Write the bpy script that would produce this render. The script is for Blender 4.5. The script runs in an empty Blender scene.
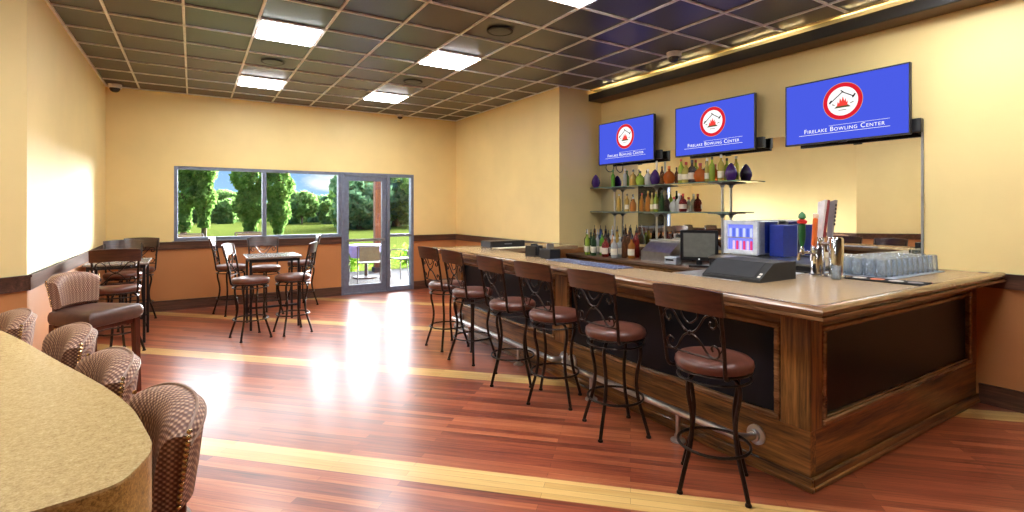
import bpy, bmesh, math, random
from mathutils import Vector, Matrix, Quaternion
R = math.radians
PI = math.pi
scene = bpy.context.scene
col = scene.collection

# ------------------------------------------------------------------ mesh builder
class MB:
    def __init__(s):
        s.v = []; s.f = []; s.m = []; s.sm = []; s.uv = {}
    def add(s, vs, fs, mi=0, smooth=False, uvs=None):
        o = len(s.v)
        s.v += [tuple(v) for v in vs]
        for k, f in enumerate(fs):
            if uvs: s.uv[len(s.f)] = uvs[k]
            s.f.append(tuple(i + o for i in f)); s.m.append(mi); s.sm.append(smooth)
        return s
    def box(s, x0, y0, z0, x1, y1, z1, b=0, mi=0, M=None, seg=1):
        if x0 > x1: x0, x1 = x1, x0
        if y0 > y1: y0, y1 = y1, y0
        if z0 > z1: z0, z1 = z1, z0
        if b <= 0:
            vs = [Vector(p) for p in ((x0,y0,z0),(x1,y0,z0),(x1,y1,z0),(x0,y1,z0),(x0,y0,z1),(x1,y0,z1),(x1,y1,z1),(x0,y1,z1))]
            fs = [(0,3,2,1),(4,5,6,7),(0,1,5,4),(1,2,6,5),(2,3,7,6),(3,0,4,7)]
            sm = False
        else:
            bm = bmesh.new(); bmesh.ops.create_cube(bm, size=1)
            for v in bm.verts:
                v.co = ((v.co.x+.5)*(x1-x0)+x0, (v.co.y+.5)*(y1-y0)+y0, (v.co.z+.5)*(z1-z0)+z0)
            b = min(b, .49*min(x1-x0, y1-y0, z1-z0))
            bmesh.ops.bevel(bm, geom=bm.edges[:], offset=b, segments=seg, profile=.5, affect='EDGES')
            bm.verts.index_update()
            vs = [v.co.copy() for v in bm.verts]; fs = [[v.index for v in f.verts] for f in bm.faces]; bm.free()
            sm = seg > 1
        if M is not None: vs = [M @ v for v in vs]
        return s.add(vs, fs, mi, sm)
    def tube(s, pts, r, n=8, closed=False, mi=0, cap=True):
        P = [Vector(p) for p in pts]; k = len(P)
        rs = r if isinstance(r, (list, tuple)) else [r]*k
        T = []
        for i in range(k):
            a = P[(i-1) % k] if (closed or i > 0) else P[i]
            b = P[(i+1) % k] if (closed or i < k-1) else P[i]
            d = b - a
            T.append(d.normalized() if d.length > 1e-9 else Vector((0,0,1)))
        N = T[0].orthogonal().normalized(); vs = []
        for i in range(k):
            if i > 0:
                q = T[i-1].rotation_difference(T[i]); N = q @ N
            N = (N - T[i]*N.dot(T[i])).normalized(); B = T[i].cross(N)
            for j in range(n):
                a = 2*PI*j/n
                vs.append(P[i] + (N*math.cos(a) + B*math.sin(a))*rs[i])
        fs = []
        for i in range(k if closed else k-1):
            for j in range(n):
                a = i*n+j; b = i*n+(j+1) % n; c = ((i+1) % k)*n
                fs.append((a, b, c+(j+1) % n, c+j))
        if not closed and cap:
            fs.append(tuple(range(n))[::-1]); fs.append(tuple(range((k-1)*n, k*n)))
        return s.add(vs, fs, mi, True)
    def cyl(s, p0, p1, r, n=16, mi=0):
        return s.tube([p0, p1], r, n, mi=mi)
    def lathe(s, prof, c=(0,0,0), n=16, mi=0, smooth=True, axis=None):
        vs = []; fs = []; k = len(prof)
        for (r, z) in prof:
            for j in range(n):
                a = 2*PI*j/n
                vs.append(Vector((r*math.cos(a), r*math.sin(a), z)))
        for i in range(k-1):
            for j in range(n):
                fs.append((i*n+j, i*n+(j+1) % n, (i+1)*n+(j+1) % n, (i+1)*n+j))
        fs.append(tuple(range(n))[::-1]); fs.append(tuple(range((k-1)*n, k*n)))
        if axis is not None:
            q = Vector((0,0,1)).rotation_difference(Vector(axis)); vs = [q @ v for v in vs]
        return s.add([v + Vector(c) for v in vs], fs, mi, smooth)
    def prism(s, poly, z0, z1, mi=0, smooth=False, mis=None):
        n = len(poly)
        vs = [(x, y, z0) for x, y in poly] + [(x, y, z1) for x, y in poly]
        s.add(vs, [tuple(range(n))[::-1], tuple(range(n, 2*n))], mi)
        o = len(s.v)-2*n
        for i in range(n):
            j = (i+1) % n
            s.f.append((o+i, o+j, o+n+j, o+n+i)); s.m.append(mi if mis is None else mis); s.sm.append(smooth)
        return s
    def xf(s, M):
        s.v = [tuple(M @ Vector(v)) for v in s.v]; return s
    def obj(s, name, mat, parent=None, loc=None, rz=0, **props):
        me = bpy.data.meshes.new(name)
        me.from_pydata(s.v, [], s.f)
        for m in (mat if isinstance(mat, (list, tuple)) else [mat]): me.materials.append(m)
        me.polygons.foreach_set('material_index', s.m)
        me.polygons.foreach_set('use_smooth', s.sm)
        if s.uv:
            ul = me.uv_layers.new(name='UVMap')
            for p in me.polygons:
                u = s.uv.get(p.index)
                if u:
                    for li, c in zip(p.loop_indices, u): ul.data[li].uv = c
        me.update()
        bm = bmesh.new(); bm.from_mesh(me); bmesh.ops.recalc_face_normals(bm, faces=bm.faces[:]); bm.to_mesh(me); bm.free()
        if any(s.sm):
            try: me.set_sharp_from_angle(angle=R(42))
            except Exception: pass
        o = bpy.data.objects.new(name, me); col.objects.link(o)
        if parent is not None: o.parent = parent
        if loc is not None: o.location = loc
        if rz: o.rotation_euler = (0, 0, rz)
        for k, v in props.items(): o[k] = v
        return o

def empty(name, loc, rz=0, **props):
    o = bpy.data.objects.new(name, None); col.objects.link(o)
    o.location = loc; o.rotation_euler = (0, 0, rz); o.empty_display_size = .1
    for k, v in props.items(): o[k] = v
    return o

def thing(name, label, category, loc=(0,0,0), rz=0, group=None):
    o = empty(name, loc, rz, label=label, category=category)
    if group: o['group'] = group
    return o

def tag(o, label, category, group=None, kind=None):
    o['label'] = label; o['category'] = category
    if group: o['group'] = group
    if kind: o['kind'] = kind
    return o

def copy_tree(o, parent=None):
    c = o.copy(); col.objects.link(c)
    if parent is not None: c.parent = parent
    for ch in list(o.children): copy_tree(ch, c)
    return c

def place(proto, used, loc, rz, label, group=None):
    o = proto if not used else copy_tree(proto)
    o.location = loc; o.rotation_euler = (0, 0, rz); o['label'] = label
    if group: o['group'] = group
    return o

def cat_rom(pts, k=5):
    P = [Vector(p) for p in pts]; P = [2*P[0]-P[1]] + P + [2*P[-1]-P[-2]]; out = []
    for i in range(1, len(P)-2):
        for j in range(k):
            t = j/k
            out.append(.5*((2*P[i]) + (P[i+1]-P[i-1])*t + (2*P[i-1]-5*P[i]+4*P[i+1]-P[i+2])*t*t + (3*P[i]-P[i-1]-3*P[i+1]+P[i+2])*t**3))
    out.append(P[-2]); return out

# ------------------------------------------------------------------ materials
def srgb(r, g, b):
    f = lambda c: c/12.92 if c <= .04045 else ((c+.055)/1.055)**2.4
    return (f(r/255), f(g/255), f(b/255), 1)

class NT:
    def __init__(s, name):
        s.mat = bpy.data.materials.new(name); s.mat.use_nodes = True
        s.t = s.mat.node_tree; s.t.nodes.clear()
        s.out = s.n('ShaderNodeOutputMaterial')
    def n(s, ty, **kw):
        nd = s.t.nodes.new(ty)
        for k, v in kw.items():
            if k.startswith('i_'):
                key = k[2:].replace('_', ' ')
                nd.inputs[key].default_value = v
            else: setattr(nd, k, v)
        return nd
    def l(s, a, b): s.t.links.new(a, b)
    def math(s, op, a, b=None, c=None):
        nd = s.n('ShaderNodeMath', operation=op)
        for i, x in enumerate((a, b, c)):
            if x is None: continue
            if isinstance(x, (int, float)): nd.inputs[i].default_value = x
            else: s.l(x, nd.inputs[i])
        return nd.outputs[0]
    def mix(s, fac, a, b, blend='MIX'):
        nd = s.n('ShaderNodeMix', data_type='RGBA', blend_type=blend)
        for idx, x in ((0, fac), (6, a), (7, b)):
            if isinstance(x, (int, float)): nd.inputs[idx].default_value = x
            elif isinstance(x, tuple): nd.inputs[idx].default_value = x
            else: s.l(x, nd.inputs[idx])
        return nd.outputs[2]
    def coord(s, which='Object', scale=(1,1,1), rot=(0,0,0)):
        tc = s.n('ShaderNodeTexCoord'); mp = s.n('ShaderNodeMapping')
        mp.inputs['Scale'].default_value = scale; mp.inputs['Rotation'].default_value = rot
        s.l(tc.outputs[which], mp.inputs['Vector']); return mp.outputs[0]
    def noise(s, vec, scale, detail=4, rough=.55, dist=0):
        nd = s.n('ShaderNodeTexNoise'); nd.inputs['Scale'].default_value = scale
        nd.inputs['Detail'].default_value = detail; nd.inputs['Roughness'].default_value = rough
        nd.inputs['Distortion'].default_value = dist
        if vec is not None: s.l(vec, nd.inputs['Vector'])
        return nd.outputs[0]
    def ramp(s, fac, stops):
        nd = s.n('ShaderNodeValToRGB'); e = nd.color_ramp.elements
        while len(e) < len(stops): e.new(.5)
        for el, (p, c) in zip(e, stops): el.position = p; el.color = c
        s.l(fac, nd.inputs[0]); return nd.outputs[0]
    def bsdf(s, color, rough=.5, metal=0, **kw):
        b = s.n('ShaderNodeBsdfPrincipled')
        for key, x in (('Base Color', color), ('Roughness', rough), ('Metallic', metal)):
            if isinstance(x, (int, float, tuple)): b.inputs[key].default_value = x
            else: s.l(x, b.inputs[key])
        for k, v in kw.items(): b.inputs[k.replace('_', ' ')].default_value = v
        s.l(b.outputs[0], s.out.inputs[0]); s.b = b; return b
    def bump(s, h, strength=.2, dist=.01):
        nd = s.n('ShaderNodeBump'); nd.inputs['Strength'].default_value = strength; nd.inputs['Distance'].default_value = dist
        s.l(h, nd.inputs['Height']); s.l(nd.outputs[0], s.b.inputs['Normal'])

def simple(name, c, rough=.5, metal=0, var=.12, scale=14, **kw):
    """plain surface with a faint procedural mottling"""
    m = NT(name); n = m.noise(m.coord(), scale, 3)
    d = tuple(x*(1-var) for x in c[:3])+(1,); u = tuple(min(1, x*(1+var)) for x in c[:3])+(1,)
    m.bsdf(m.ramp(n, [(.3, d), (.7, u)]), rough, metal, **kw); return m.mat

def emit(name, c, st):
    m = NT(name); e = m.n('ShaderNodeEmission'); e.inputs[0].default_value = c; e.inputs[1].default_value = st
    m.l(e.outputs[0], m.out.inputs[0]); return m.mat

def wood(name, axis, dark, light, rough=.35, scale=1., coat=.3):
    m = NT(name); sc = [9*scale]*3; sc['xyz'.index(axis)] = .55*scale
    v = m.coord('Object', tuple(sc))
    a = m.noise(v, 2.2, 6, .62, .8); b = m.noise(v, 11, 5, .6, .3)
    f = m.math('MULTIPLY_ADD', b, .35, m.math('MULTIPLY', a, .7))
    m.bsdf(m.ramp(f, [(.38, dark), (.52, tuple((p+q)/2.3 for p, q in zip(dark, light))), (.68, light)]), rough)
    m.b.inputs['Coat Weight'].default_value = coat; m.b.inputs['Coat Roughness'].default_value = .15
    m.bump(f, .12, .004); return m.mat

def glass_pane(name, tint=(.95,.98,1,1), gloss=1.0):
    m = NT(name); fr = m.n('ShaderNodeFresnel'); fr.inputs[0].default_value = 1.45
    t = m.n('ShaderNodeBsdfTransparent'); t.inputs[0].default_value = tint
    g = m.n('ShaderNodeBsdfGlossy'); g.inputs['Roughness'].default_value = .02
    mx = m.n('ShaderNodeMixShader'); m.l(m.math('MULTIPLY', fr.outputs[0], gloss), mx.inputs[0]); m.l(t.outputs[0], mx.inputs[1]); m.l(g.outputs[0], mx.inputs[2])
    m.l(mx.outputs[0], m.out.inputs[0]); return m.mat

def liquid(name, c, rough=.06, tr=.75):
    m = NT(name); m.bsdf(c, rough); m.b.inputs['Transmission Weight'].default_value = tr; m.b.inputs['IOR'].default_value = 1.33
    return m.mat

# walls
def paint(name, c, rough=.55):
    m = NT(name); v = m.coord(); n = m.noise(v, 1.3, 3); g = m.noise(v, 160, 2)
    d = tuple(x*.95 for x in c[:3])+(1,); u = tuple(min(1, x*1.04) for x in c[:3])+(1,)
    m.bsdf(m.ramp(n, [(.3, d), (.7, u)]), rough); m.bump(g, .05, .002); return m.mat
WALL_Y = paint('yellow_paint', srgb(240, 214, 149))
WAINS = paint('orange_wainscot', srgb(188, 126, 76), .45)
WHITE = simple('white_paint', srgb(232, 228, 218), .4)

RAIL_Y = wood('rail_wood_y', 'y', srgb(52, 32, 26), srgb(112, 76, 60), .3)
RAIL_X = wood('rail_wood_x', 'x', srgb(52, 32, 26), srgb(112, 76, 60), .3)
BARW_X = wood('bar_wood_x', 'x', srgb(34, 17, 8), srgb(168, 114, 58), .3)
BARW_Y = wood('bar_wood_y', 'y', srgb(34, 17, 8), srgb(168, 114, 58), .3)
BARW_Z = wood('bar_wood_z', 'z', srgb(34, 17, 8), srgb(168, 114, 58), .3)
NOSE_X = wood('nosing_wood_x', 'x', srgb(80, 52, 32), srgb(168, 124, 84), .22)
NOSE_Y = wood('nosing_wood_y', 'y', srgb(80, 52, 32), srgb(168, 124, 84), .22)
STOOLW = wood('stool_rail_wood', 'y', srgb(38, 20, 14), srgb(84, 48, 34), .3)
LEGW = wood('chair_leg_wood', 'z', srgb(58, 22, 14), srgb(112, 50, 34), .3)

def floor_mat():
    m = NT('plank_floor')
    tc = m.n('ShaderNodeTexCoord'); mp = m.n('ShaderNodeMapping'); mp.inputs['Rotation'].default_value = (0, 0, R(45))
    m.l(tc.outputs['Object'], mp.inputs['Vector'])           # x' = (x-y)/r2, y' = (x+y)/r2
    br = m.n('ShaderNodeTexBrick'); br.offset = .37; br.offset_frequency = 2; br.squash = 1
    br.inputs['Scale'].default_value = 1; br.inputs['Brick Width'].default_value = 1.3; br.inputs['Row Height'].default_value = .0575
    br.inputs['Mortar Size'].default_value = .0012; br.inputs['Mortar Smooth'].default_value = .3; br.inputs['Bias'].default_value = -.1
    br.inputs['Color1'].default_value = (0,0,0,1); br.inputs['Color2'].default_value = (1,1,1,1); br.inputs['Mortar'].default_value = (.1,.1,.1,1)
    m.l(mp.outputs[0], br.inputs['Vector'])
    st = m.n('ShaderNodeMapping'); st.inputs['Scale'].default_value = (.9, 24, 1); m.l(mp.outputs[0], st.inputs['Vector'])
    g = m.noise(st.outputs[0], 2.2, 6, .65, .6)
    fac = m.math('ADD', m.math('MULTIPLY', br.outputs['Color'], .38), m.math('MULTIPLY', g, .72))
    red = m.ramp(fac, [(.24, srgb(84, 34, 20)), (.42, srgb(142, 66, 42)), (.62, srgb(172, 90, 56)), (.85, srgb(202, 126, 82))])
    yel = m.ramp(m.math('ADD', m.math('MULTIPLY', br.outputs['Color'], .3), m.math('MULTIPLY', g, .6)), [(.25, srgb(206, 158, 88)), (.7, srgb(238, 200, 128))])
    sep = m.n('ShaderNodeSeparateXYZ'); m.l(mp.outputs[0], sep.inputs[0])
    w = None
    for c0 in STRIPS:
        a = m.math('LESS_THAN', m.math('ABSOLUTE', m.math('SUBTRACT', sep.outputs[1], c0)), .104)
        w = a if w is None else m.math('MAXIMUM', w, a)
    c = m.mix(w, red, yel)
    c = m.mix(m.math('MULTIPLY', br.outputs['Fac'], .6), c, (.02, .008, .005, 1))
    m.bsdf(c, m.math('MULTIPLY_ADD', g, .06, .27))
    m.b.inputs['Specular IOR Level'].default_value = .6
    m.b.inputs['Coat Weight'].default_value = .5; m.b.inputs['Coat Roughness'].default_value = .24
    return m.mat
STRIPS = [-.6, 1.13, 2.87, 4.66, 6.36, 8.02]
FLOOR = floor_mat()

TILE = simple('dark_ceiling_tile', (.030, .031, .042, 1), .36, var=.25, Specular_IOR_Level=.8, scale=60)
TBAR = simple('white_tee_bar', (.88, .95, 1.0, 1), .35)
BLACK = simple('black_plastic', (.012, .012, .014, 1), .35)
BLACKM = simple('black_matte', (.016, .015, .015, 1), .6)
PANELB = simple('bar_black_panel', (.005, .008, .014, 1), .3, var=.1, Specular_IOR_Level=.2)
IRON = simple('bronze_iron', (.032, .022, .018, 1), .32, .75, var=.3, scale=40)
IRONB = simple('black_iron', (.02, .02, .024, 1), .35, .6)
STEEL = simple('brushed_steel', (.62, .62, .63, 1), .28, 1)
CHROME = simple('chrome', (.75, .75, .77, 1), .12, 1)
GREYM = simple('grey_metal', srgb(150, 152, 156), .4, .7)
ALU = simple('blue_grey_aluminium', srgb(120, 128, 148), .4, .35)
LEATH = simple('reddish_brown_leather', srgb(96, 54, 42), .32, var=.22, scale=22)
LEATHD = simple('dark_brown_leather', srgb(88, 62, 52), .3, var=.2, scale=20)
GLASS = glass_pane('window_glass')
SHELFG = glass_pane('shelf_glass', (.80, .9, .86, 1), 1.6)
m = NT('tumbler_glass'); d_ = m.n('ShaderNodeBsdfDiffuse'); d_.inputs[0].default_value = (.74, .88, 1, 1); g_ = m.n('ShaderNodeBsdfGlossy'); g_.inputs['Roughness'].default_value = .05
t_ = m.n('ShaderNodeBsdfTransparent'); t_.inputs[0].default_value = (.96, .98, 1, 1); a_ = m.n('ShaderNodeMixShader'); a_.inputs[0].default_value = .26; m.l(t_.outputs[0], a_.inputs[1]); m.l(d_.outputs[0], a_.inputs[2])
f_ = m.n('ShaderNodeFresnel'); b_ = m.n('ShaderNodeMixShader'); m.l(f_.outputs[0], b_.inputs[0]); m.l(a_.outputs[0], b_.inputs[1]); m.l(g_.outputs[0], b_.inputs[2]); m.l(b_.outputs[0], m.out.inputs[0]); CUPG = m.mat
MIRROR = NT('mirror_silver'); MIRROR.bsdf((.86, .88, .86, 1), .015, 1); MIRROR = MIRROR.mat
PANEL_L = emit('light_diffuser', (.97, .98, 1, 1), 27)
COVE_L = emit('cove_tube', (1, .78, .40, 1), 60)
SCREEN = emit('tv_blue', srgb(70, 86, 214), .8)
E_RED = emit('logo_red', srgb(208, 32, 48), .8); E_WHITE = emit('logo_white', srgb(250, 248, 244), .8)
E_BLACK = emit('logo_black', srgb(40, 28, 30), .8); E_ORANGE = emit('logo_flame', srgb(232, 66, 58), .8); E_GREEN = emit('logo_olive', srgb(86, 82, 52), .8)
E_TAN = emit('logo_tan', srgb(214, 170, 110), .8)
PAPER = simple('paper_label', srgb(226, 216, 190), .6)

def laminate(name, a, b, c, rough):
    m = NT(name); v = m.coord(); n = m.noise(v, 170, 5, .7, .5); k = m.noise(v, 60, 3)
    f = m.math('MULTIPLY_ADD', k, .3, m.math('MULTIPLY', n, .7))
    m.bsdf(m.ramp(f, [(.36, a), (.52, b), (.68, c)]), rough); return m.mat
BARTOP = laminate('bar_laminate', srgb(150, 122, 92), srgb(170, 142, 108), srgb(186, 158, 122), .22)
CTOP = laminate('counter_laminate', srgb(160, 130, 84), srgb(192, 163, 112), srgb(212, 187, 138), .26)
CEDGE = laminate('counter_edge_laminate', srgb(96, 66, 26), srgb(164, 122, 62), srgb(206, 168, 100), .3)
BACKTOP = laminate('back_counter_laminate', srgb(70, 50, 40), srgb(104, 78, 60), srgb(134, 104, 80), .3)

def woven():
    m = NT('woven_upholstery'); tc = m.n('ShaderNodeTexCoord'); mp = m.n('ShaderNodeMapping'); m.l(tc.outputs['UV'], mp.inputs['Vector'])
    sep = m.n('ShaderNodeSeparateXYZ'); m.l(mp.outputs[0], sep.inputs[0])
    k = 2*PI/.0145
    row = m.math('FLOOR', m.math('DIVIDE', sep.outputs[1], .0075))
    u = m.math('MULTIPLY_ADD', row, PI, m.math('MULTIPLY', sep.outputs[0], k))
    a = m.math('SINE', u); b = m.math('ABSOLUTE', m.math('SINE', m.math('MULTIPLY', sep.outputs[1], PI/.0075)))
    f = m.math('MULTIPLY_ADD', m.math('MULTIPLY', a, b), .5, .5)
    stripe = m.math('MULTIPLY_ADD', m.math('SINE', m.math('MULTIPLY', sep.outputs[0], 2*PI/.029)), .12, 0)
    f2 = m.math('ADD', f, stripe)
    m.bsdf(m.ramp(f2, [(.25, srgb(108, 70, 56)), (.6, srgb(148, 106, 86)), (.9, srgb(206, 166, 134))]), .5)
    m.bump(f, .5, .004); return m.mat
WOVEN = woven()
BRASS = simple('brass_nail', (.82, .62, .32, 1), .25, 1)

# ------------------------------------------------------------------ room shell
ZC = 3.405; XL = -1.09; YF = 9.62; XP = 4.64; YP = 6.10; XT = 5.47; YB = -5.0; XB = -5.5
CX, CY = XL, 5.37                      # where the angled wall starts
AX, AY = XB, CY-(CX-XB)                # far end of the angled wall
T = .15
ZR0, ZR1, ZB = .95, 1.07, .16

def S(name, mb, mat, parent=None):
    o = mb.obj(name, mat, parent); o['kind'] = 'structure'; return o

poly = [(XB, YB), (XT, YB), (XT, YP), (XP, YP), (XP, YF), (XL, YF), (CX, CY), (AX, AY)]
def fat(p, d):
    out = []; n = len(p)
    for i in range(n):
        a = Vector(p[i-1]); b = Vector(p[i]); c = Vector(p[(i+1) % n])
        d1 = (b-a).normalized(); d2 = (c-b).normalized()
        n1 = Vector((d1.y, -d1.x)); n2 = Vector((d2.y, -d2.x))
        m = (n1+n2).normalized(); out.append(tuple(b + m*(d/max(.3, m.dot(n1)))))
    return out
fp = fat(poly, T)
S('floor', MB().prism(fp, -.12, 0), FLOOR)

# ceiling: tile slab with white tee bars
cb = MB(); cb.prism(fp, ZC+.012, ZC+.12, mi=0)
X0, Y0, SP = -.679, 5.438, .6103
def inside_y(x):            # y span of the room at x
    lo = YB
    hi = YF if x < XP else YP
    if x < XL: hi = CY-(CX-x)
    return lo, hi
def inside_x(y):
    hi = XT if y < YP else XP
    lo = XL if y > CY else max(XB, CX-(CY-y))
    return lo, hi
bw = .011
CEILX = 5.19
for k in range(-8, 10):
    x = X0+k*SP
    if x < XB+.02 or x > CEILX: continue
    lo, hi = inside_y(x); cb.box(x-bw, lo, ZC-.004, x+bw, hi, ZC+.013, mi=1)
for b in range(-18, 8):
    y = Y0+b*SP
    if y > YF-.02 or y < YB: continue
    lo, hi = inside_x(y); cb.box(lo, y-bw, ZC-.003, min(hi, CEILX), y+bw, ZC+.013, mi=1)
# wall angle along the side and far walls
cb.box(XL, CY, ZC-.012, XL+.022, YF, ZC+.013, mi=1); cb.box(XL, YF-.02, ZC-.005, XP, YF, ZC+.013, mi=1); cb.box(XP-.015, YP, ZC-.005, XP, YF, ZC+.013, mi=1)
S('ceiling', cb, [TILE, TBAR])

def wall_seg(mb, a, b, z0, z1, mi):
    """wall slab from a to b whose room face lies on the line a-b; room lies left of a->b"""
    a = Vector(a); b = Vector(b); d = (b-a).normalized(); n = Vector((d.y, -d.x))
    p = [a, b, b+n*T, a+n*T]
    mb.prism([tuple(q) for q in p], z0, z1, mi)
def wall(name, a, b):
    mb = MB(); wall_seg(mb, a, b, 0, 1.0, 1); wall_seg(mb, a, b, 1.0, ZC+.02, 0); return S(name, mb, [WALL_Y, WAINS])
WX0, WX1, WZ0, WZ1 = -.245, 2.315, 1.083, 2.262      # window opening
DX1 = 3.715                                           # right side of the door opening
# far wall with window and door openings
fw = MB()
def fbox(x0, x1, z0, z1, mi): fw.box(x0, YF, z0, x1, YF+T, z1, mi=mi)
fbox(XL-T, WX0, 0, 1.0, 1); fbox(XL-T, WX0, 1.0, ZC, 0); fbox(WX0, WX1, 0, 1.0, 1); fbox(WX0, WX1, 1.0, WZ0, 0)
fbox(WX0, DX1, WZ1, ZC, 0); fbox(DX1, XP+T, 0, 1.0, 1); fbox(DX1, XP+T, 1.0, ZC, 0)
S('wall_far', fw, [WALL_Y, WAINS])
wall('wall_left', (XL, YF), (CX, CY))
wall('wall_angled', (CX, CY), (AX, AY))
wall('wall_west', (AX, AY), (XB, YB))
wall('wall_back', (XB, YB), (XT, YB))
wall('wall_right', (XT, YB), (XT, YP))
wall('wall_return', (XT, YP), (XP, YP))
wall('wall_pillar', (XP, YP+T), (XP, YF))

# chair rails and baseboards
def strip(mb, a, b, z0, z1, th, inset0=0, inset1=0):
    a = Vector(a); b = Vector(b); d = (b-a).normalized(); n = Vector((-d.y, d.x))
    a = a+d*inset0; b = b-d*inset1
    mb.prism([tuple(a), tuple(b), tuple(b+n*th), tuple(a+n*th)], z0, z1)
    mb.prism([tuple(a), tuple(b), tuple(b+n*(th+.008)), tuple(a+n*(th+.008))], z1-.02, z1)
tn = 0
def rail(side, a, b, mat, base=True, i0=0, i1=0):
    global tn
    tn += 1
    mb = MB(); strip(mb, a, b, ZR0, ZR1, .022, i0, i1); S('trim_%d' % tn, mb, mat)
    if base:
        mb = MB(); strip(mb, a, b, 0, ZB, .016, i0, i1); S('baseboard_'+side, mb, mat)
WGAP = .03
rail('left', (XL, YF), (CX, CY), RAIL_Y)
rail('angled', (CX, CY), (AX, AY), RAIL_X)
rail('west', (AX, AY), (XB, YB), RAIL_Y)
rail('back', (XB, YB), (XT, YB), RAIL_X)
rail('right', (XT, YB), (XT, 1.53), RAIL_Y)
rail('pillar', (XP, YP), (XP, YF), RAIL_Y)
rail('far', (DX1, YF), (XL, YF), RAIL_X, True, DX1-WX1, 0)
rail('far_end', (XP, YF), (DX1, YF), RAIL_X, True)
# sill on top of the rail below the window
tn += 1
S('trim_%d' % tn, MB().box(WX0-.02, YF-.05, ZR1, WX1, YF+T, WZ0, .004), GREYM)

# window and door assembly (blue-grey aluminium)
def frame_rect(mb, x0, x1, z0, z1, w, y0, y1):
    mb.box(x0, y0, z0, x0+w, y1, z1, .004); mb.box(x1-w, y0, z0, x1, y1, z1, .004)
    mb.box(x0+w, y0, z1-w, x1-w, y1, z1, .004); mb.box(x0+w, y0, z0, x1-w, y1, z0+w, .004)
wn = MB(); frame_rect(wn, WX0, WX1, WZ0, WZ1, .05, YF+.01, YF+.12)
wn.box(1.01, YF+.012, WZ0+.05, 1.075, YF+.118, WZ1-.05, .004)
win = S('window_1', wn, ALU)
S('pane', MB().box(WX0+.05, YF+.06, WZ0+.05, 1.01, YF+.066, WZ1-.05), GLASS, win)
S('pane', MB().box(1.075, YF+.06, WZ0+.05, WX1-.05, YF+.066, WZ1-.05), GLASS, win)
dn = MB(); DM0, DM1 = 3.17, 3.235
dn.box(WX1, YF-.005, 0, WX1+.055, YF+.12, WZ1, .004); dn.box(DX1-.055, YF-.005, 0, DX1, YF+.12, WZ1, .004)
dn.box(WX1+.055, YF-.005, WZ1-.06, DX1-.055, YF+.12, WZ1, .004); dn.box(DM0, YF-.005, 0, DM1, YF+.12, WZ1-.06, .004)
dn.box(DM1, YF+.01, 1.05, DX1-.055, YF+.11, 1.10, .004); dn.box(DM1, YF+.01, 0, DX1-.055, YF+.11, .09, .004); dn.box(WX1+.055, YF-.02, 0, DM0, YF+.12, .02, .004)
dr = S('door_1', dn, ALU)
S('sidelight_pane', MB().box(DM1, YF+.05, .09, DX1-.055, YF+.056, 1.05), GLASS, dr)
S('sidelight_pane', MB().box(DM1, YF+.05, 1.10, DX1-.055, YF+.056, WZ1-.06), GLASS, dr)
lf = MB(); frame_rect(lf, WX1+.06, DM0-.005, .025, WZ1-.065, .085, YF+.02, YF+.075); lf.box(WX1+.145, YF+.02, .11, DM0-.09, YF+.075, .17, .003)
leaf = S('door_leaf', lf, ALU, dr)
S('pane', MB().box(WX1+.145, YF+.045, .17, DM0-.09, YF+.051, WZ1-.15), GLASS, leaf)
hb = MB(); hb.box(WX1+.1, YF-.035, .98, DM0-.05, YF-.01, 1.03, .006); hb.cyl((WX1+.12, YF-.02, 1.005), (WX1+.12, YF+.03, 1.005), .012, 8); hb.cyl((DM0-.07, YF-.02, 1.005), (DM0-.07, YF+.03, 1.005), .012, 8)
S('push_bar', hb, GREYM, leaf)

# ------------------------------------------------------------------ ceiling fittings
def cell(k, b): return X0+k*SP, Y0+b*SP
lp = None; n = 0
lab = {(2,0): 'square ceiling light panel second from the window wall in the row over the pub tables',
       (2,4): 'square ceiling light panel over the pub tables, next to the window wall',
       (5,0): 'square ceiling light panel second from the glass door in the row over the open floor',
       (5,4): 'square ceiling light panel in front of the glass door wall',
       (5,-4): 'square ceiling light panel cut off by the top of the view above the bar stools',
       (2,-4): 'unseen added square ceiling light panel above the tan counter', (2,-8): 'unseen added square ceiling light panel behind the tan counter', (5,-8): 'unseen added square ceiling light panel beyond the bar end', (8,-7): 'unseen added square ceiling light panel close to the wall past the bar end',  # unseen panels added for light; the last one brightens the bar wall
       (-1,-4): 'unseen added square ceiling light panel in front of the angled wall', (-4,-8): 'unseen added square ceiling light panel in the wide end of the room'}  # two more panels out of view, added to brighten the room
for (k, b), L in lab.items():
    x, y = cell(k, b)
    if lp is None:
        lp = thing('ceiling_light', L, 'ceiling light', (0,0,0), 0, 'ceiling light panels')
        f = MB(); a0, a1 = .014, SP-.014
        f.box(a0, a0, -.006, a1, a0+.014, .01); f.box(a0, a1-.014, -.006, a1, a1, .01); f.box(a0, a0+.014, -.006, a0+.014, a1-.014, .01); f.box(a1-.014, a0+.014, -.006, a1, a1-.014, .01)
        f.obj('frame', TBAR, lp)
        MB().box(a0+.014, a0+.014, -.016, a1-.014, a1-.014, .008, .006).obj('diffuser', PANEL_L, lp)
        o = lp
    else: o = copy_tree(lp)
    o.location = (x, y, ZC); o['label'] = L
sk = None
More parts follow.
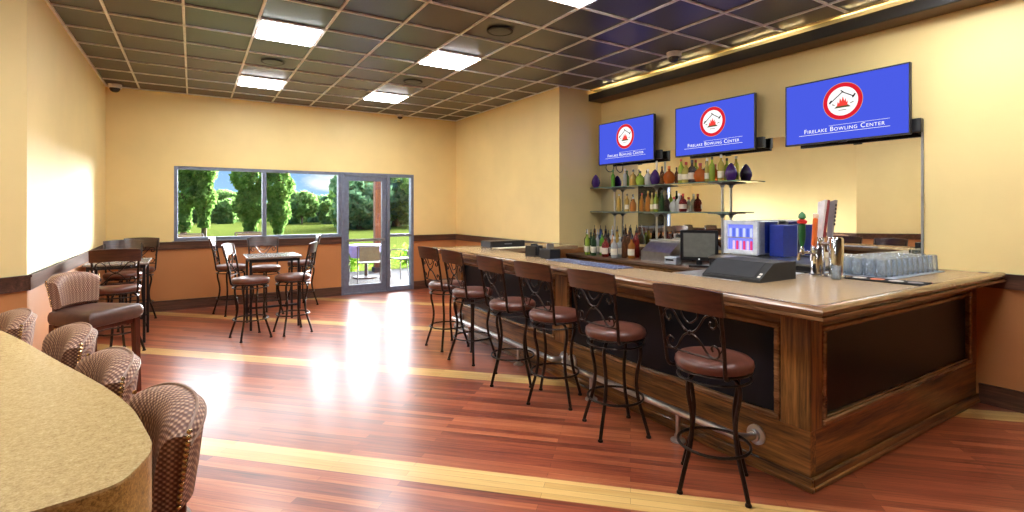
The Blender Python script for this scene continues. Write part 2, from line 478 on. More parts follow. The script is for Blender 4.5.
for (k, b, L) in ((2, 2, 'round ceiling speaker between the two light panels over the pub tables'), (5, 2, 'round ceiling speaker between the light panels on the door side'), (5, -2, 'round ceiling speaker above the middle of the bar stools')):
    x, y = cell(k+.5, b+.5)
    if sk is None:
        sk = thing('ceiling_speaker', L, 'speaker', (0,0,0), 0, 'round ceiling speakers')
        MB().lathe([(.135,.004),(.135,-.004),(.120,-.008),(.112,-.006),(.112,.0)], n=32).obj('trim_ring', BLACKM, sk)
        MB().lathe([(.111,.002),(.111,-.004),(.06,-.007),(.02,-.008)], n=32).obj('grille', simple('speaker_grille', (.05,.055,.06,1), .4), sk); o = sk
    else: o = copy_tree(sk)
    o.location = (x, y, ZC); o['label'] = L
dc = None
for (x, y, s_, L) in ((-.96, YF-.2, 1.0, 'small white dome camera in the ceiling corner above the long side wall'), (3.4, YF-.1, .75, 'tiny white dome camera on the ceiling above the glass door'), (4.76, 4.06, 1.0, 'white dome camera on the dark ceiling in front of the middle screen')):
    if dc is None:
        dc = thing('dome_camera', L, 'security camera', (0,0,0), 0, 'dome security cameras')
        MB().lathe([(.085,.002),(.085,-.045),(.078,-.055),(.06,-.057)], n=24).obj('housing', WHITE, dc)
        MB().lathe([(.066,-.05),(.063,-.075),(.05,-.098),(.028,-.112),(.006,-.116)], n=24).obj('dome', simple('dome_dark', (.03,.025,.022,1), .1), dc); o = dc
    else: o = copy_tree(dc)
    o.location = (x, y, ZC); o['label'] = L; o.scale = (s_,)*3

# cove beam over the bar wall with warm tubes
cv = thing('cove_beam', 'long black beam under the ceiling above the three screens, glowing on top', 'cove light', (5.2, 0, 3.25))
MB().box(0, -3.5, 0, .03, YP-.005, .105, .004).obj('fascia', BLACKM, cv)
MB().box(.03, -3.5, 0, XT-5.2-.002, YP-.005, .02).obj('soffit', simple('brown_soffit', srgb(92, 66, 44), .6), cv)
MB().box(-.055, -3.5, .143, -.0, YP-.12, .153).obj('ledge_strip', WALL_Y, cv)
y = YP-.25
while y > -3:
    MB().cyl((.05, y, .088), (.05, y-.78, .088), .012, 8).obj('tube_light', COVE_L, cv)
    y -= 1.12

# ------------------------------------------------------------------ screens
def text_mesh(body, size, small=None):
    cu = bpy.data.curves.new('txt', 'FONT'); cu.body = body; cu.size = size; cu.align_x = 'CENTER'; cu.extrude = .0006; cu.small_caps_scale = .74
    for i, ch in enumerate(body):
        if ch.islower(): cu.body_format[i].use_small_caps = True
    cu.space_character = 1.12
    o = bpy.data.objects.new('txt', cu); col.objects.link(o)
    dg = bpy.context.evaluated_depsgraph_get(); me = bpy.data.meshes.new_from_object(o.evaluated_get(dg))
    bpy.data.objects.remove(o); bpy.data.curves.remove(cu); return me
TXT = text_mesh('Firelake Bowling Center', .062)
def disc(mb, r, x, n=48, r0=0, mi=0, cy=0, cz=0):
    if r0 == 0:
        mb.lathe([(r, x), (r, x+.0006)], n=n, mi=mi, smooth=False)
    else:
        vs = []; fs = []
        for j in range(n):
            a = 2*PI*j/n
            for rr in (r0, r):
                for zz in (x, x+.0006): vs.append((rr*math.cos(a), rr*math.sin(a), zz))
        for j in range(n):
            a = 4*j; b = 4*((j+1) % n)
            fs += [(a, b, b+2, a+2), (a+1, a+3, b+3, b+1), (a+2, b+2, b+3, a+3), (a, a+1, b+1, b)]
        mb.add(vs, fs, mi)
def stroke(mb, pts, w, z, mi=0):
    for (a, b) in zip(pts[:-1], pts[1:]):
        a = Vector(a); b = Vector(b); d = (b-a).normalized(); n_ = Vector((-d.y, d.x))*w/2
        mb.prism([tuple(a-n_), tuple(b-n_), tuple(b+n_), tuple(a+n_)], z, z+.0006, mi)
def make_tv():
    """local: screen faces +Z in plane XY, then rotated up; origin at the screen's centre"""
    W, H = 1.105, .63
    tv = thing('television', '', 'television', (0,0,0), 0, 'wall screens over the back bar')
    Mx = Matrix(((0,0,-1,0), (-1,0,0,0), (0,1,0,0), (0,0,0,1)))   # x->-Y, y->Z, z->-X
    def put(mb, name, mats, par): return mb.xf(Mx).obj(name, mats, par)
    c = MB(); c.box(-W/2, -H/2, -.035, W/2, H/2, .0, .004); c.box(-.35, -.25, -.06, .35, .2, -.035, .01); put(c, 'casing', BLACK, tv)
    b = MB(); e = .012
    b.box(-W/2, -H/2, 0, W/2, -H/2+.016, .006, .002); b.box(-W/2, H/2-e, 0, W/2, H/2, .006, .002); b.box(-W/2, -H/2+.016, 0, -W/2+e, H/2-e, .006, .002); b.box(W/2-e, -H/2+.016, 0, W/2, H/2-e, .006, .002)
    b.box(-.04, -H/2-.012, -.012, .04, -H/2, .0, .003)
    put(b, 'bezel', BLACK, tv)
    s_ = MB(); s_.box(-W/2+e, -H/2+.016, 0, W/2-e, H/2-e, .002); sc = put(s_, 'screen', SCREEN, tv)
    lg = MB(); disc(lg, .175, .0021, 64, .137, 0); disc(lg, .178, .0021, 64, .175, 5); disc(lg, .137, .0022, 64, 0, 1)
    stroke(lg, [(-.105, .002), (.0, .088), (.105, .028)], .009, .003, 2); stroke(lg, [(-.118, -.01), (-.098, .02)], .016, .0031, 2); stroke(lg, [(.088, .02), (.112, .055)], .014, .0031, 2)
    stroke(lg, [(-.015, .105), (.012, .082)], .01, .0031, 2)
    lg.prism([(-.075,-.062),(.075,-.062),(.05,-.04),(0,-.03),(-.05,-.04)], .003, .0036, 4)
    lg.prism([(-.05,-.045),(-.042,.0),(-.03,-.02),(-.022,.035),(-.008,.0),(.004,.045),(.018,.0),(.03,.025),(.036,-.015),(.048,.0),(.045,-.045)], .0034, .004, 3)
    stroke(lg, [(-.095,-.02),(-.07,-.03)], .008, .0031, 4); stroke(lg, [(.07,-.03),(.098,-.018)], .008, .0031, 4); stroke(lg, [(-.035,-.085),(.035,-.085)], .006, .0031, 4)
    for p in lg.v: pass
    lg.v = [(x+.004, y+.07, z) for (x, y, z) in lg.v]
    put(lg, 'emblem', [E_RED, E_WHITE, E_BLACK, E_ORANGE, E_GREEN, E_TAN], sc)
    tm = MB(); tm.v = [tuple(v.co) for v in TXT.vertices]; tm.f = [tuple(p.vertices) for p in TXT.polygons]; tm.m = [0]*len(tm.f); tm.sm = [False]*len(tm.f)
    tm.v = [(x, y-.205, z+.003) for x, y, z in tm.v]
    stroke(tm, [(-.41,-.222),(.40,-.222)], .0035, .0024); stroke(tm, [(-.12,-.152),(.40,-.152)], .0025, .0024)
    put(tm, 'caption', E_WHITE, sc)
    br = MB(); br.box(-.12, -.2, -.085, .12, .16, -.06, .004); br.box(-.05, -.08, -.125, .05, .06, -.085, .004); put(br, 'wall_mount', BLACKM, tv)
    pl = MB(); pl.box(W/2-.03, -H/2+.02, -.115, W/2+.055, -H/2+.14, -.06, .006); put(pl, 'media_box', BLACK, tv)
    return tv
tv = make_tv(); first = True
for yc, zc, L in ((5.41, 2.563, 'blue television showing a red emblem, screen beside the pillar corner'), (3.945, 2.563, 'blue television with red emblem, middle of the three wall screens'), (2.495, 2.55, 'blue television with red emblem and caption, screen over the mirror end')):
    o = tv if first else copy_tree(tv); first = False
    o.location = (5.30, yc, zc); o['label'] = L
cbm = MB(); cbm.tube(cat_rom([(5.36, 5.86, 2.27), (5.35, 5.86, 2.2), (5.35, 5.80, 2.15), (5.36, 5.73, 2.16), (5.37, 5.70, 2.25)], 6), .006, 6)
tag(cbm.obj('power_cord', BLACK), 'thin black cable looping under the screen beside the pillar', 'cable')

# mirror behind the back bar
mr = thing('wall_mirror', 'large mirror on the wall behind the glass bottle shelves', 'mirror', (XT, 0, 0))
MB().box(-.012, 1.92, 1.082, -.004, YP-.01, 2.372).obj('mirror_glass', MIRROR, mr)
fm = MB(); fm.box(-.018, 1.905, 1.082, -.001, 1.92, 2.372); fm.obj('edge_channel', GREYM, mr)

# ------------------------------------------------------------------ the bar
BX, BY, BE = 2.94, 1.55, 6.12           # body front plane, end plane, far end
bar = thing('bar_counter', 'dark-stained wooden bar with black panels and a tan top, turning a corner', 'bar', (0,0,0))
# body front
fb = MB()
fb.box(BX, BY, 0, BX+.06, BE, .33, mi=0); fb.box(BX, BY, .91, BX+.06, BE, 1.02, mi=0)
fb.obj('front_base', BARW_Y, bar)
eb = MB(); eb.box(BX+.06, BY, 0, (XT-.005), BY+.06, .33); eb.box(BX+.06, BY, .91, (XT-.005), BY+.06, 1.02); eb.obj('end_base', BARW_X, bar)
mo = MB()
mo.box(BX-.022, BY-.022, 0, BX, BE, .075, .006); mo.box(BX-.03, BY-.03, 0, BX, BE, .03, .006)
mo.obj('front_skirting', BARW_Y, bar)
mo = MB(); mo.box(BX, BY-.022, 0, (XT-.005), BY, .075, .006); mo.box(BX, BY-.03, 0, (XT-.005), BY, .03, .006); mo.obj('end_skirting', BARW_X, bar)
def post(x0, y0, x1, y1): MB().box(x0, y0, .33, x1, y1, .985, .004).obj('post', BARW_Z, bar)
post(BX-.006, BY-.006, BX+.12, BY+.17)
def pframe(a, b, end):
    """panel opening from a to b along the face, with moulding and black infill"""
    z0, z1 = .335, .91; w = .035
    mb = MB()
    for (p, q, r, s_) in ((a, z0, b, z0+w), (a, z1-w, b, z1), (a, z0+w, a+w, z1-w), (b-w, z0+w, b, z1-w)):
        if end: mb.box(p, BY-.014, q, r, BY+.03, s_, .008)
        else: mb.box(BX-.014, p, q, BX+.03, r, s_, .008)
    if end: mb.box(a+w, BY-.0, z0+w, b-w, BY+.03, z0+w+.012, .003)
    mb.obj('panel_moulding', NOSE_X if end else NOSE_Y, bar)
    pn = MB()
    if end: pn.box(a+w, BY+.022, z0+w, b-w, BY+.04, z1-w)
    else: pn.box(BX+.022, a+w, z0+w, BX+.04, b-w, z1-w)
    pn.obj('panel', PANELB, bar)
pframe(BX+.125, 5.34, True)
MB().box(5.34, BY-.004, .33, (XT-.005), BY+.06, .985, .004).obj('post', BARW_Z, bar)
for (a, b) in ((BY+.175, 3.74), (3.93, 5.93)):
    pframe(a, b, False)
    MB().box(BX-.004, b, .33, BX+.06, b+.19, .985, .004).obj('post', BARW_Z, bar)
# far end of the bar and inner structure
eb = MB(); eb.box(BX, BE-.06, 0, (XP-.005), BE, 1.02); eb.obj('far_end_panel', BARW_X, bar)
ib = MB(); ib.box(3.24, BY+.7, 0, 3.27, BE-.5, 1.02); ib.box(3.24, BY+.67, 0, (XT-.005), BY+.7, 1.02); ib.obj('inner_panel', BARW_Y, bar)
# crown under the top
cm = MB(); cm.box(BX-.05, BY-.05, .985, BX+.02, BE+.03, 1.022, .012); cm.obj('crown_moulding', NOSE_Y, bar)
cm = MB(); cm.box(BX+.02, BY-.05, .985, (XT-.005), BY+.02, 1.022, .012); cm.obj('crown_moulding', NOSE_X, bar)
# tops (L shape plus far return) as one slab
TX, TY, TE = 2.70, 1.36, 6.36
top = MB()
top.prism([(TX+.06, TY+.06), ((XT-.005), TY+.06), ((XT-.005), 2.24), (3.30, 2.24), (3.30, 5.66), ((XP-.005), 5.66), ((XP-.005), TE-.04), (TX+.06, TE-.04)], 1.024, 1.066)
top.obj('counter_top', BARTOP, bar)
# rounded nosing swept round the edge, mitred at the corner
prof = [(.0, 1.012), (-.0, 1.03), (.016, 1.03), (.004, 1.045), (.0, 1.058), (.006, 1.07), (.02, 1.078), (.05, 1.080), (.075, 1.075), (.10, 1.066), (.10, 1.0), (.03, 1.0)]
def nosing(name, ends, horizontal, mat):
    vs = []; fs = []; k = len(prof)
    for (e, mit) in ends:
        for (d, z) in prof:
            if horizontal: vs.append((e + (d if mit else 0), TY+d, z))
            else: vs.append((TX+d, e + (d if mit else 0), z))
    for i in range(k):
        j = (i+1) % k; fs.append((i, j, k+j, k+i))
    fs.append(tuple(range(k))); fs.append(tuple(range(k, 2*k)))
    mb = MB(); mb.add(vs, fs, 0, True); mb.obj(name, mat, bar)
nosing('front_nosing', [(TY, True), (TE, False)], False, NOSE_Y)
nosing('end_nosing', [(TX, True), ((XT-.005), False)], True, NOSE_X)
fn = MB(); fn.box(TX, TE-.1, 1.0, (XP-.005), TE, 1.072, .012); fn.obj('far_nosing', NOSE_X, bar)

# foot rail, two runs
def foot_rail(y0, y1, L):
    t = thing('foot_rail', L, 'foot rail', (BX, 0, 0), 0, 'pipe foot rails on the bar front')
    zr = .2; xr = -.13
    mb = MB(); mb.tube([(-.004, y0, zr)] + cat_rom([(-.04, y0, zr), (-.09, y0+.006, zr), (xr, y0+.045, zr), (xr, y0+.1, zr)], 5) + cat_rom([(xr, y1-.1, zr), (xr, y1-.045, zr), (-.09, y1-.006, zr), (-.04, y1, zr)], 5) + [(-.004, y1, zr)], .024, 12)
    mb.obj('pipe', STEEL, t)
    for yy in (y0, y1):
        f = MB(); f.lathe([(.06, 0), (.06, .012), (.036, .018), (.034, .04)], (-.002, yy, zr), 20, axis=(-1, 0, 0)); f.obj('wall_flange', STEEL, t)
    nn = max(1, round((y1-y0)/1.1))
    for i in range(nn):
        yy = y0 + (y1-y0)*(i+.55)/nn
        f = MB(); f.cyl((xr, yy, .0), (xr, yy, zr), .016, 12); f.lathe([(.05, 0), (.05, .012), (.028, .02), (.022, .05)], (xr, yy, 0), 20); f.obj('floor_foot', STEEL, t)
foot_rail(1.87, 3.66, 'silver pipe foot rail along the bar front next to the corner post')
foot_rail(3.78, 5.95, 'silver pipe foot rail farther along the bar front behind the stools')

# back counter and beer cooler cabinet along the mirror wall
bc = thing('back_counter', 'brown back-bar counter under the bottle shelves and mirror', 'counter', (4.75, 0, 0))
MB().box(.02, 3.6, 0, .66, YP-.01, .88).obj('cabinet', BARW_Y, bc)
MB().box(0, 3.58, .88, .665, YP-.006, .92, .006).obj('counter_top', BACKTOP, bc)
MB().box(.64, 3.58, .92, .655, YP-.006, 1.05, .003).obj('backsplash', RAIL_Y, bc)
for k in range(4):
    d = MB(); y0 = 3.62+k*.6; d.box(.0, y0, .1, .02, y0+.58, .86, .004); dd = d.obj('door', BARW_Z, bc); MB().box(-.012, y0+.5, .7, 0, y0+.52, .82, .003).obj('handle', STEEL, dd)
kc = thing('beer_cooler', 'low black beer cooler cabinet behind the bar under the display fridge', 'cooler', (4.70, 2.34, 0))
MB().box(0, 0, .05, .70, 1.2, 1.06, .008).obj('cabinet', BLACK, kc); MB().box(-.01, -.0, 1.06, .70, 1.21, 1.085, .006).obj('top', STEEL, kc)
for k in range(2):
    d = MB(); d.box(-.025, .03+k*.58, .12, 0, .58+k*.58, 1.02, .006); dd = d.obj('door', BLACKM, kc); MB().box(-.045, .06+k*.58, .5, -.025, .08+k*.58, .8, .004).obj('handle', STEEL, dd)

# shelves
for (z, y0, y1, L) in ((1.912, 3.52, 6.07, 'upper glass shelf crowded with colourful bottles'), (1.548, 3.66, 6.07, 'lower glass shelf holding a short row of bottles')):
    t = thing('glass_shelf', L, 'shelf', (5.335, 0, z), 0, 'glass shelves on the mirror')
    MB().box(-.115, y0, -.012, .12, y1, 0, .002).obj('glass_plate', SHELFG, t); MB().box(-.119, y0, -.013, -.115, y1, .001).obj('front_edge', simple('shelf_edge', srgb(96, 120, 112), .2), t)
for (yy, z1, L) in ((3.86, 1.9, 'steel shelf pole nearest the small display fridge'), (4.88, 2.24, 'steel shelf pole in the middle of the bottle shelves'), (5.70, 1.9, 'steel shelf pole closest to the pillar')):
    t = thing('shelf_pole', L, 'pole', (5.375, yy, .921), 0, 'steel poles holding the glass shelves')
    MB().cyl((0, 0, 0), (0, 0, z1-.92), .014, 10).obj('tube', STEEL, t)
    for z in (1.9, 1.536):
        b = MB(); b.prism([(-.145, -.10), (.085, -.10), (.085, .10), (-.145, .10)], z-.92-.012, z-.92-.003); b.lathe([(.018, -.06), (.03, -.03), (.075, -.012)], (0, 0, z-.92), 12); b.obj('bracket', GREYM, t)

# ------------------------------------------------------------------ bottles
BOT = {}
def bmat(name, c, tr=.7): 
    if name not in BOT: BOT[name] = liquid('bottle_'+name, c, .05, tr)
    return BOT[name]
LIQ = {'clear': (.85,.88,.86,1), 'amber': (.75,.28,.05,1), 'gold': (.85,.55,.12,1), 'green': (.20,.55,.06,1), 'lime': (.50,.72,.08,1), 'orange': (.85,.20,.03,1), 'dark': (.05,.03,.025,1), 'darkgreen': (.04,.12,.04,1), 'purple': (.06,.02,.14,1), 'red': (.45,.03,.02,1), 'blue': (.05,.12,.4,1), 'brown': (.28,.10,.04,1), 'yellow': (.85,.72,.15,1)}
CAPC = {'black': (.02,.02,.02,1), 'red': (.4,.02,.02,1), 'gold': (.6,.42,.12,1), 'white': (.8,.8,.78,1), 'green': (.05,.25,.06,1), 'silver': (.6,.6,.62,1), 'orange': (.7,.2,.05,1)}
CM = {k: simple('cap_'+k, v, .3) for k, v in CAPC.items()}
PROFS = {
 'tall': [(.030,0),(.036,.006),(.037,.02),(.037,.19),(.033,.212),(.018,.235),(.0135,.25),(.013,.285)],
 'squat': [(.040,0),(.050,.01),(.054,.05),(.054,.12),(.044,.155),(.020,.178),(.015,.19),(.0145,.215)],
 'round': [(.040,0),(.056,.015),(.070,.06),(.072,.09),(.060,.13),(.034,.155),(.018,.165),(.017,.195)],
 'egg': [(.036,0),(.056,.02),(.073,.07),(.070,.11),(.052,.16),(.030,.195),(.014,.212),(.006,.218)],
 'slim': [(.026,0),(.031,.006),(.031,.18),(.028,.2),(.014,.24),(.012,.29)],
 'square': [(.040,0),(.045,.006),(.045,.16),(.040,.18),(.018,.2),(.0145,.215),(.0145,.245)],
}
def bottle(y, z, kind, liq, cap, L, x=5.315, s=1., label=True, tr=.7, pourer=False, group=None):
    o = MB().lathe(PROFS[kind], n=14).obj('liquor_bottle', bmat(liq, LIQ[liq], tr))
    tag(o, L, 'bottle', group); o.location = (x, y, z); o.scale = (s, s, s)
    p = PROFS[kind]; zt = p[-1][1]; rt = p[-1][0]
    if kind != 'egg':
        if pourer:
            MB().lathe([(rt+.001, zt-.004), (rt+.001, zt+.012), (.005, zt+.02), (.004, zt+.06)], n=8).obj('pourer', CM['silver' if cap == 'silver' else 'black'], o)
        else:
            MB().lathe([(rt+.002, zt-.006), (rt+.003, zt+.026), (rt, zt+.03)], n=10).obj('cap', CM[cap], o)
    if label and kind in ('tall', 'squat', 'slim', 'square'):
        r = max(q[0] for q in p)+.0012; z0 = .04; z1 = .12 if kind != 'squat' else .1
        mb = MB(); n_ = 9; vs = []; fs = []
        for j in range(n_):
            a = R(125 + 150*j/(n_-1))
            for zz in (z0, z1):
                vs.append((r*math.cos(a), r*math.sin(a), zz)); vs.append(((r+.0012)*math.cos(a), (r+.0012)*math.sin(a), zz))
        for j in range(n_-1):
            a = 4*j; fs += [(a+1, a+5, a+7, a+3), (a, a+2, a+6, a+4), (a, a+4, a+5, a+1), (a+2, a+3, a+7, a+6)]
        k = 4*(n_-1); fs += [(0, 1, 3, 2), (k, k+2, k+3, k+1)]
        mb.add(vs, fs, 0, False); mb.obj('paper_label', PAPER, o)
    return o
ZT, ZM, ZK = 1.913, 1.549, .921
def yx(px, X=5.315):     # y on the shelf line for a column of the photograph (worked out once when measuring)
    l = (px-512)/512.; dx = .5297+.8482*l; dy = .8482-.5297*l; return X/dx*dy
G1 = 'bottles on the upper glass shelf'; G2 = 'bottles on the lower glass shelf'; G3 = 'bottles on the back counter'
up = [(594,'egg','purple','black','dark purple egg-shaped bottle at the pillar end of the upper shelf',.95,0),
 (613,'tall','green','green','bright green bottle under the corner of the pillar-side screen',.85,0),
 (625,'tall','clear','silver','pale clear bottle beside the bright green one on the upper shelf',.85,0),
 (633,'squat','gold','black','dull gold bottle with a dark cap on the upper shelf',1.0,0),
 (640,'round','lime','black','round yellow-green bottle on the upper shelf above the window reflection',.95,0),
 (648,'squat','clear','silver','pale olive bottle beside the round yellow-green one on the upper shelf',.95,0),
 (655,'egg','purple','black','dark purple bottle beside the middle pole on the upper shelf',1.0,0),
 (662,'tall','brown','black','brown bottle behind the middle pole on the upper shelf',.8,0),
 (669,'round','orange','orange','round orange bottle with a pale label just past the middle pole',1.1,0),
 (681,'tall','lime','red','tall green bottle with a red cap under the middle screen',1.05,1),
 (686,'squat','yellow','red','pale yellow bottle with a red cap and cream label on the upper shelf',1.15,1),
 (692,'square','dark','black','square dark bottle with a grey label under the middle screen',1.1,1),
 (700,'round','orange','red','round orange bottle with a red cap under the middle screen',1.1,0),
 (707,'slim','yellow','white','slim pale bottle beside the orange one with a red cap',.95,1),
 (712,'tall','lime','black','yellow-green bottle with a black cap under the middle screen',1.0,0),
 (721,'tall','yellow','silver','tall pale yellow bottle above the pole by the display fridge',1.05,1),
 (731,'egg','purple','black','large dark purple egg-shaped bottle near the open end of the upper shelf',1.0,0),
 ]
for (px, kd, lq, cp, L, s_, lb) in up:
    bottle(yx(px, 5.2) if px == 594 else yx(px), ZT, kd, lq, cp, L, x=5.235 if px == 594 else 5.315, s=s_*.95, label=bool(lb), tr=.15 if lq == 'purple' else .6, group=G1)
lo = [(619,'tall','gold','silver','pale gold bottle first from the pillar on the lower shelf',.85,0),
 (627,'tall','gold','black','gold bottle with a dark cap second from the pillar on the lower shelf',.85,1),
 (633,'squat','amber','silver','amber bottle third from the pillar on the lower shelf',.9,0),
 (642,'slim','amber','red','slim amber bottle with a red cap on the lower shelf',.85,0),
 (648,'tall','amber','gold','amber bottle with a gold cap against the window reflection',.95,0),
 (652,'slim','yellow','gold','slim pale yellow bottle against the window reflection on the lower shelf',.85,1),
 (656,'tall','lime','gold','yellow-green bottle with a gold cap on the lower shelf',.9,1),
 (662,'tall','darkgreen','black','dark green bottle behind the middle pole on the lower shelf',.95,0),
 (667,'square','dark','black','black square bottle beside the middle pole on the lower shelf',.85,0),
 (674,'round','clear','red','round clear bottle with a red cap on the lower shelf',.9,0),
 (679,'square','clear','silver','clear square bottle between the two red-capped ones on the lower shelf',.9,0),
 (683,'squat','red','red','dark red bottle with a red cap at the end of the lower row',1.0,1)]
for (px, kd, lq, cp, L, s_, lb) in lo:
    bottle(yx(px), ZM, kd, lq, cp, L, s=s_*.95, label=bool(lb), tr=.6, group=G2)
random.seed(4)
bk = [(5.0,5.90,'tall','dark'),(4.98,5.78,'tall','darkgreen'),(5.0,5.66,'slim','clear'),(4.98,5.54,'tall','green'),(5.0,5.43,'tall','dark'),(4.98,5.31,'tall','amber'),(5.0,5.2,'square','clear'),(4.98,5.09,'tall','brown'),(5.0,4.98,'square','amber'),
      (5.14,5.88,'tall','brown'),(5.15,5.76,'tall','blue'),(5.14,5.64,'tall','dark'),(5.16,5.52,'tall','clear'),(5.14,5.40,'tall','gold'),(5.15,5.28,'tall','dark'),(5.14,5.16,'tall','brown'),(5.15,5.04,'tall','red'),
      (4.86,5.72,'tall','lime'),(4.86,5.58,'tall','darkgreen'),(4.86,5.34,'square','red'),(4.86,5.16,'square','clear')]
nm = {'dark': 'black', 'darkgreen': 'dark green', 'clear': 'clear', 'green': 'green', 'amber': 'amber', 'brown': 'brown', 'blue': 'blue', 'gold': 'golden', 'red': 'deep red', 'lime': 'yellow-green'}
order = ['first', 'second', 'third', 'fourth', 'fifth', 'sixth', 'seventh', 'eighth', 'ninth']
cnt = {}
for (x, y, kd, lq) in bk:
    row = 'middle row' if x in (5.0, 4.98) else ('rear row' if x > 5.1 else 'front row'); i = cnt.get(row, 0); cnt[row] = i+1
    lb = kd == 'square' or lq in ('lime', 'green', 'clear', 'dark', 'darkgreen')
    bottle(y, ZK, kd, lq, 'silver' if lq in ('clear', 'lime') else 'black', '%s liquor bottle, %s from the pillar in the %s on the back counter' % (nm[lq], order[i], row), x=x, s=1.06 if row != 'rear row' else 1.22, label=lb, pourer=kd != 'square' or i % 2 == 0, group=G3)

# ------------------------------------------------------------------ things behind and on the bar
def oriented_box(mb, c, ax, ay, az, hx, hy, hz, b=.004):
    M = Matrix.Translation(c) @ Matrix((ax, ay, az)).transposed().to_4x4(); mb.box(-hx, -hy, -hz, hx, hy, hz, b, M=M)
# order terminal on the back counter
t = thing('order_terminal', 'black framed monitor with a grey screen standing on the back counter', 'monitor', (4.95, 3.86, .921), R(127))
MB().box(-.11, -.09, 0, .11, .09, .02, .006).obj('base', BLACK, t); MB().box(-.03, -.05, .02, .03, -.02, .16, .006).obj('stand', BLACK, t)
mb = MB(); Mt = Matrix.Translation((0, .0, .245)) @ Matrix.Rotation(R(-8), 4, 'X')
mb.box(-.205, -.02, -.18, .205, .02, .175, .008, M=Mt); cs = mb.obj('casing', BLACK, t)
MB().box(-.170, .0195, -.135, .170, .0215, .145, M=Mt).obj('screen', simple('grey_screen', srgb(120, 120, 112), .3), t)
MB().box(-.008, .0195, -.166, .008, .0215, -.152, M=Mt).obj('power_light', E_WHITE, t)
# sink / glasswasher steel fixtures left of the terminal
t = thing('ice_bin', 'stainless steel box with a sloped lid standing on the back counter beside the monitor', 'steel bin', (5.11, 4.52, .9215))
mb = MB(); mb.add([(-.16,-.24,0),(.24,-.24,0),(.24,-.24,.25),(.02,-.24,.25),(-.16,-.24,.12),(-.16,.24,0),(.24,.24,0),(.24,.24,.25),(.02,.24,.25),(-.16,.24,.12)], [(0,1,2,3,4),(9,8,7,6,5),(0,5,6,1),(1,6,7,2),(2,7,8,3),(3,8,9,4),(4,9,5,0)]); mb.obj('body', STEEL, t)
MB().box(.0, -.25, .25, .25, .25, .265, .004).obj('lid', STEEL, t)
t = thing('card_reader', 'small white printer standing in front of the monitor on the back counter', 'printer', (4.86, 4.17, .92), R(10))
MB().box(-.06, -.08, 0, .07, .08, .1, .012).obj('body', simple('printer_white', srgb(176, 182, 190), .4), t); MB().box(-.065, -.05, .05, -.06, .05, .07).obj('slot', BLACK, t)
# display fridge
t = thing('display_fridge', 'small white-framed display fridge with lit drink cans behind its door', 'fridge', (4.99, 3.17, 1.086))
MB().box(.03, 0, .015, .40, .40, .37, .008).obj('cabinet', simple('fridge_silver', srgb(168, 170, 174), .35, .6), t)
for yy in (.04, .36):
    MB().cyl((.08, yy, 0), (.08, yy, .016), .015, 10).obj('foot', BLACK, t)
d = MB(); d.box(0, 0, .01, .03, .05, .375, .004); d.box(0, .355, .01, .03, .40, .375, .004); d.box(0, .05, .01, .03, .355, .06, .004); d.box(0, .05, .33, .03, .355, .375, .004)
dd = d.obj('door', simple('fridge_white', srgb(226, 230, 238), .35), t)
MB().box(.024, .05, .06, .029, .355, .33).obj('lit_interior', emit('fridge_glow', srgb(120, 130, 235), .9), t)
MB().box(.012, .05, .185, .026, .355, .195).obj('shelf', STEEL, t)
for r_ in range(2):
    for k in range(7):
        c = emit('can_%d' % r_, srgb(206, 214, 250) if (r_ == 1 and k % 2 == 0) else (srgb(90, 110, 220) if r_ == 1 else (srgb(232, 70, 120) if k % 2 == 0 else srgb(236, 200, 226))), .75)
        if not (r_ == 0 and k == 6):
            MB().lathe([(.010, 0), (.0125, .006), (.0125, .085), (.009, .095)], (.012, .075+k*.041, .062+r_*.134), 10).obj('drink_can', c, t)
MB().box(.13, -.006, .03, .36, 0, .36, .002).obj('side_panel', simple('fridge_blue', srgb(22, 42, 130), .3), t)
mb = MB(); mb.box(.20, -.008, .14, .215, -.006, .28); mb.box(.215, -.008, .2, .235, -.006, .27); mb.obj('side_mark', simple('mark_dark', srgb(14, 18, 50), .4), t)
# blue carton to the side of the fridge
t = thing('drink_carton', 'blue drink carton beside the silver side of the small fridge', 'carton', (5.14, 2.93, 1.086))
MB().box(0, .05, 0, .26, .2, .33, .004).obj('box', simple('carton_blue', srgb(28, 52, 150), .4), t); MB().box(.262, .05, .0, .275, .2, .33, .003).obj('end_flap', simple('carton_silver', srgb(180, 186, 196), .4), t)
# slanted service terminal at the inner edge
t = thing('service_terminal', 'dark slanted equipment housing at the inner edge of the bar top', 'terminal', (3.335, 2.10, 1.067))
mb = MB(); pr = [(0, 0), (0, .018), (.17, .128), (.45, .128), (.45, 0)]
vs = [(x, 0, z) for x, z in pr] + [(x, .47, z) for x, z in pr]; n_ = len(pr)
mb.add(vs, [tuple(range(n_)), tuple(range(n_, 2*n_))[::-1]] + [(i, n_+i, n_+(i+1) % n_, (i+1) % n_) for i in range(n_)]); mb.obj('housing', BLACKM, t)
q = Vector((.17, 0, .11)).normalized(); nrm = Vector((-q.z, 0, q.x))
mb = MB(); oriented_box(mb, Vector((.085, .255, .073)) + nrm*.004, tuple(q), (0, 1, 0), tuple(nrm), .088, .20, .004, .003); mb.obj('screen_panel', simple('panel_grey', (.030, .031, .035, 1), .35), t)
for k in (.03, .055):
    mb = MB(); oriented_box(mb, Vector((k, .025, .018+k*.647)) + nrm*.002, tuple(q), (0, 1, 0), tuple(nrm), .009, .010, .002, .0005); mb.obj('sticker', WHITE, t)
sh = MB(); sh.box(3.305, 2.255, 1.03, 4.2, 2.85, 1.066, .004); sh.box(3.31, 2.26, 0, 3.37, 2.32, 1.03); sh.box(4.12, 2.26, 0, 4.18, 2.32, 1.03); sh.box(3.31, 2.79, 0, 3.37, 2.85, 1.03); sh.box(4.12, 2.79, 0, 4.18, 2.85, 1.03)
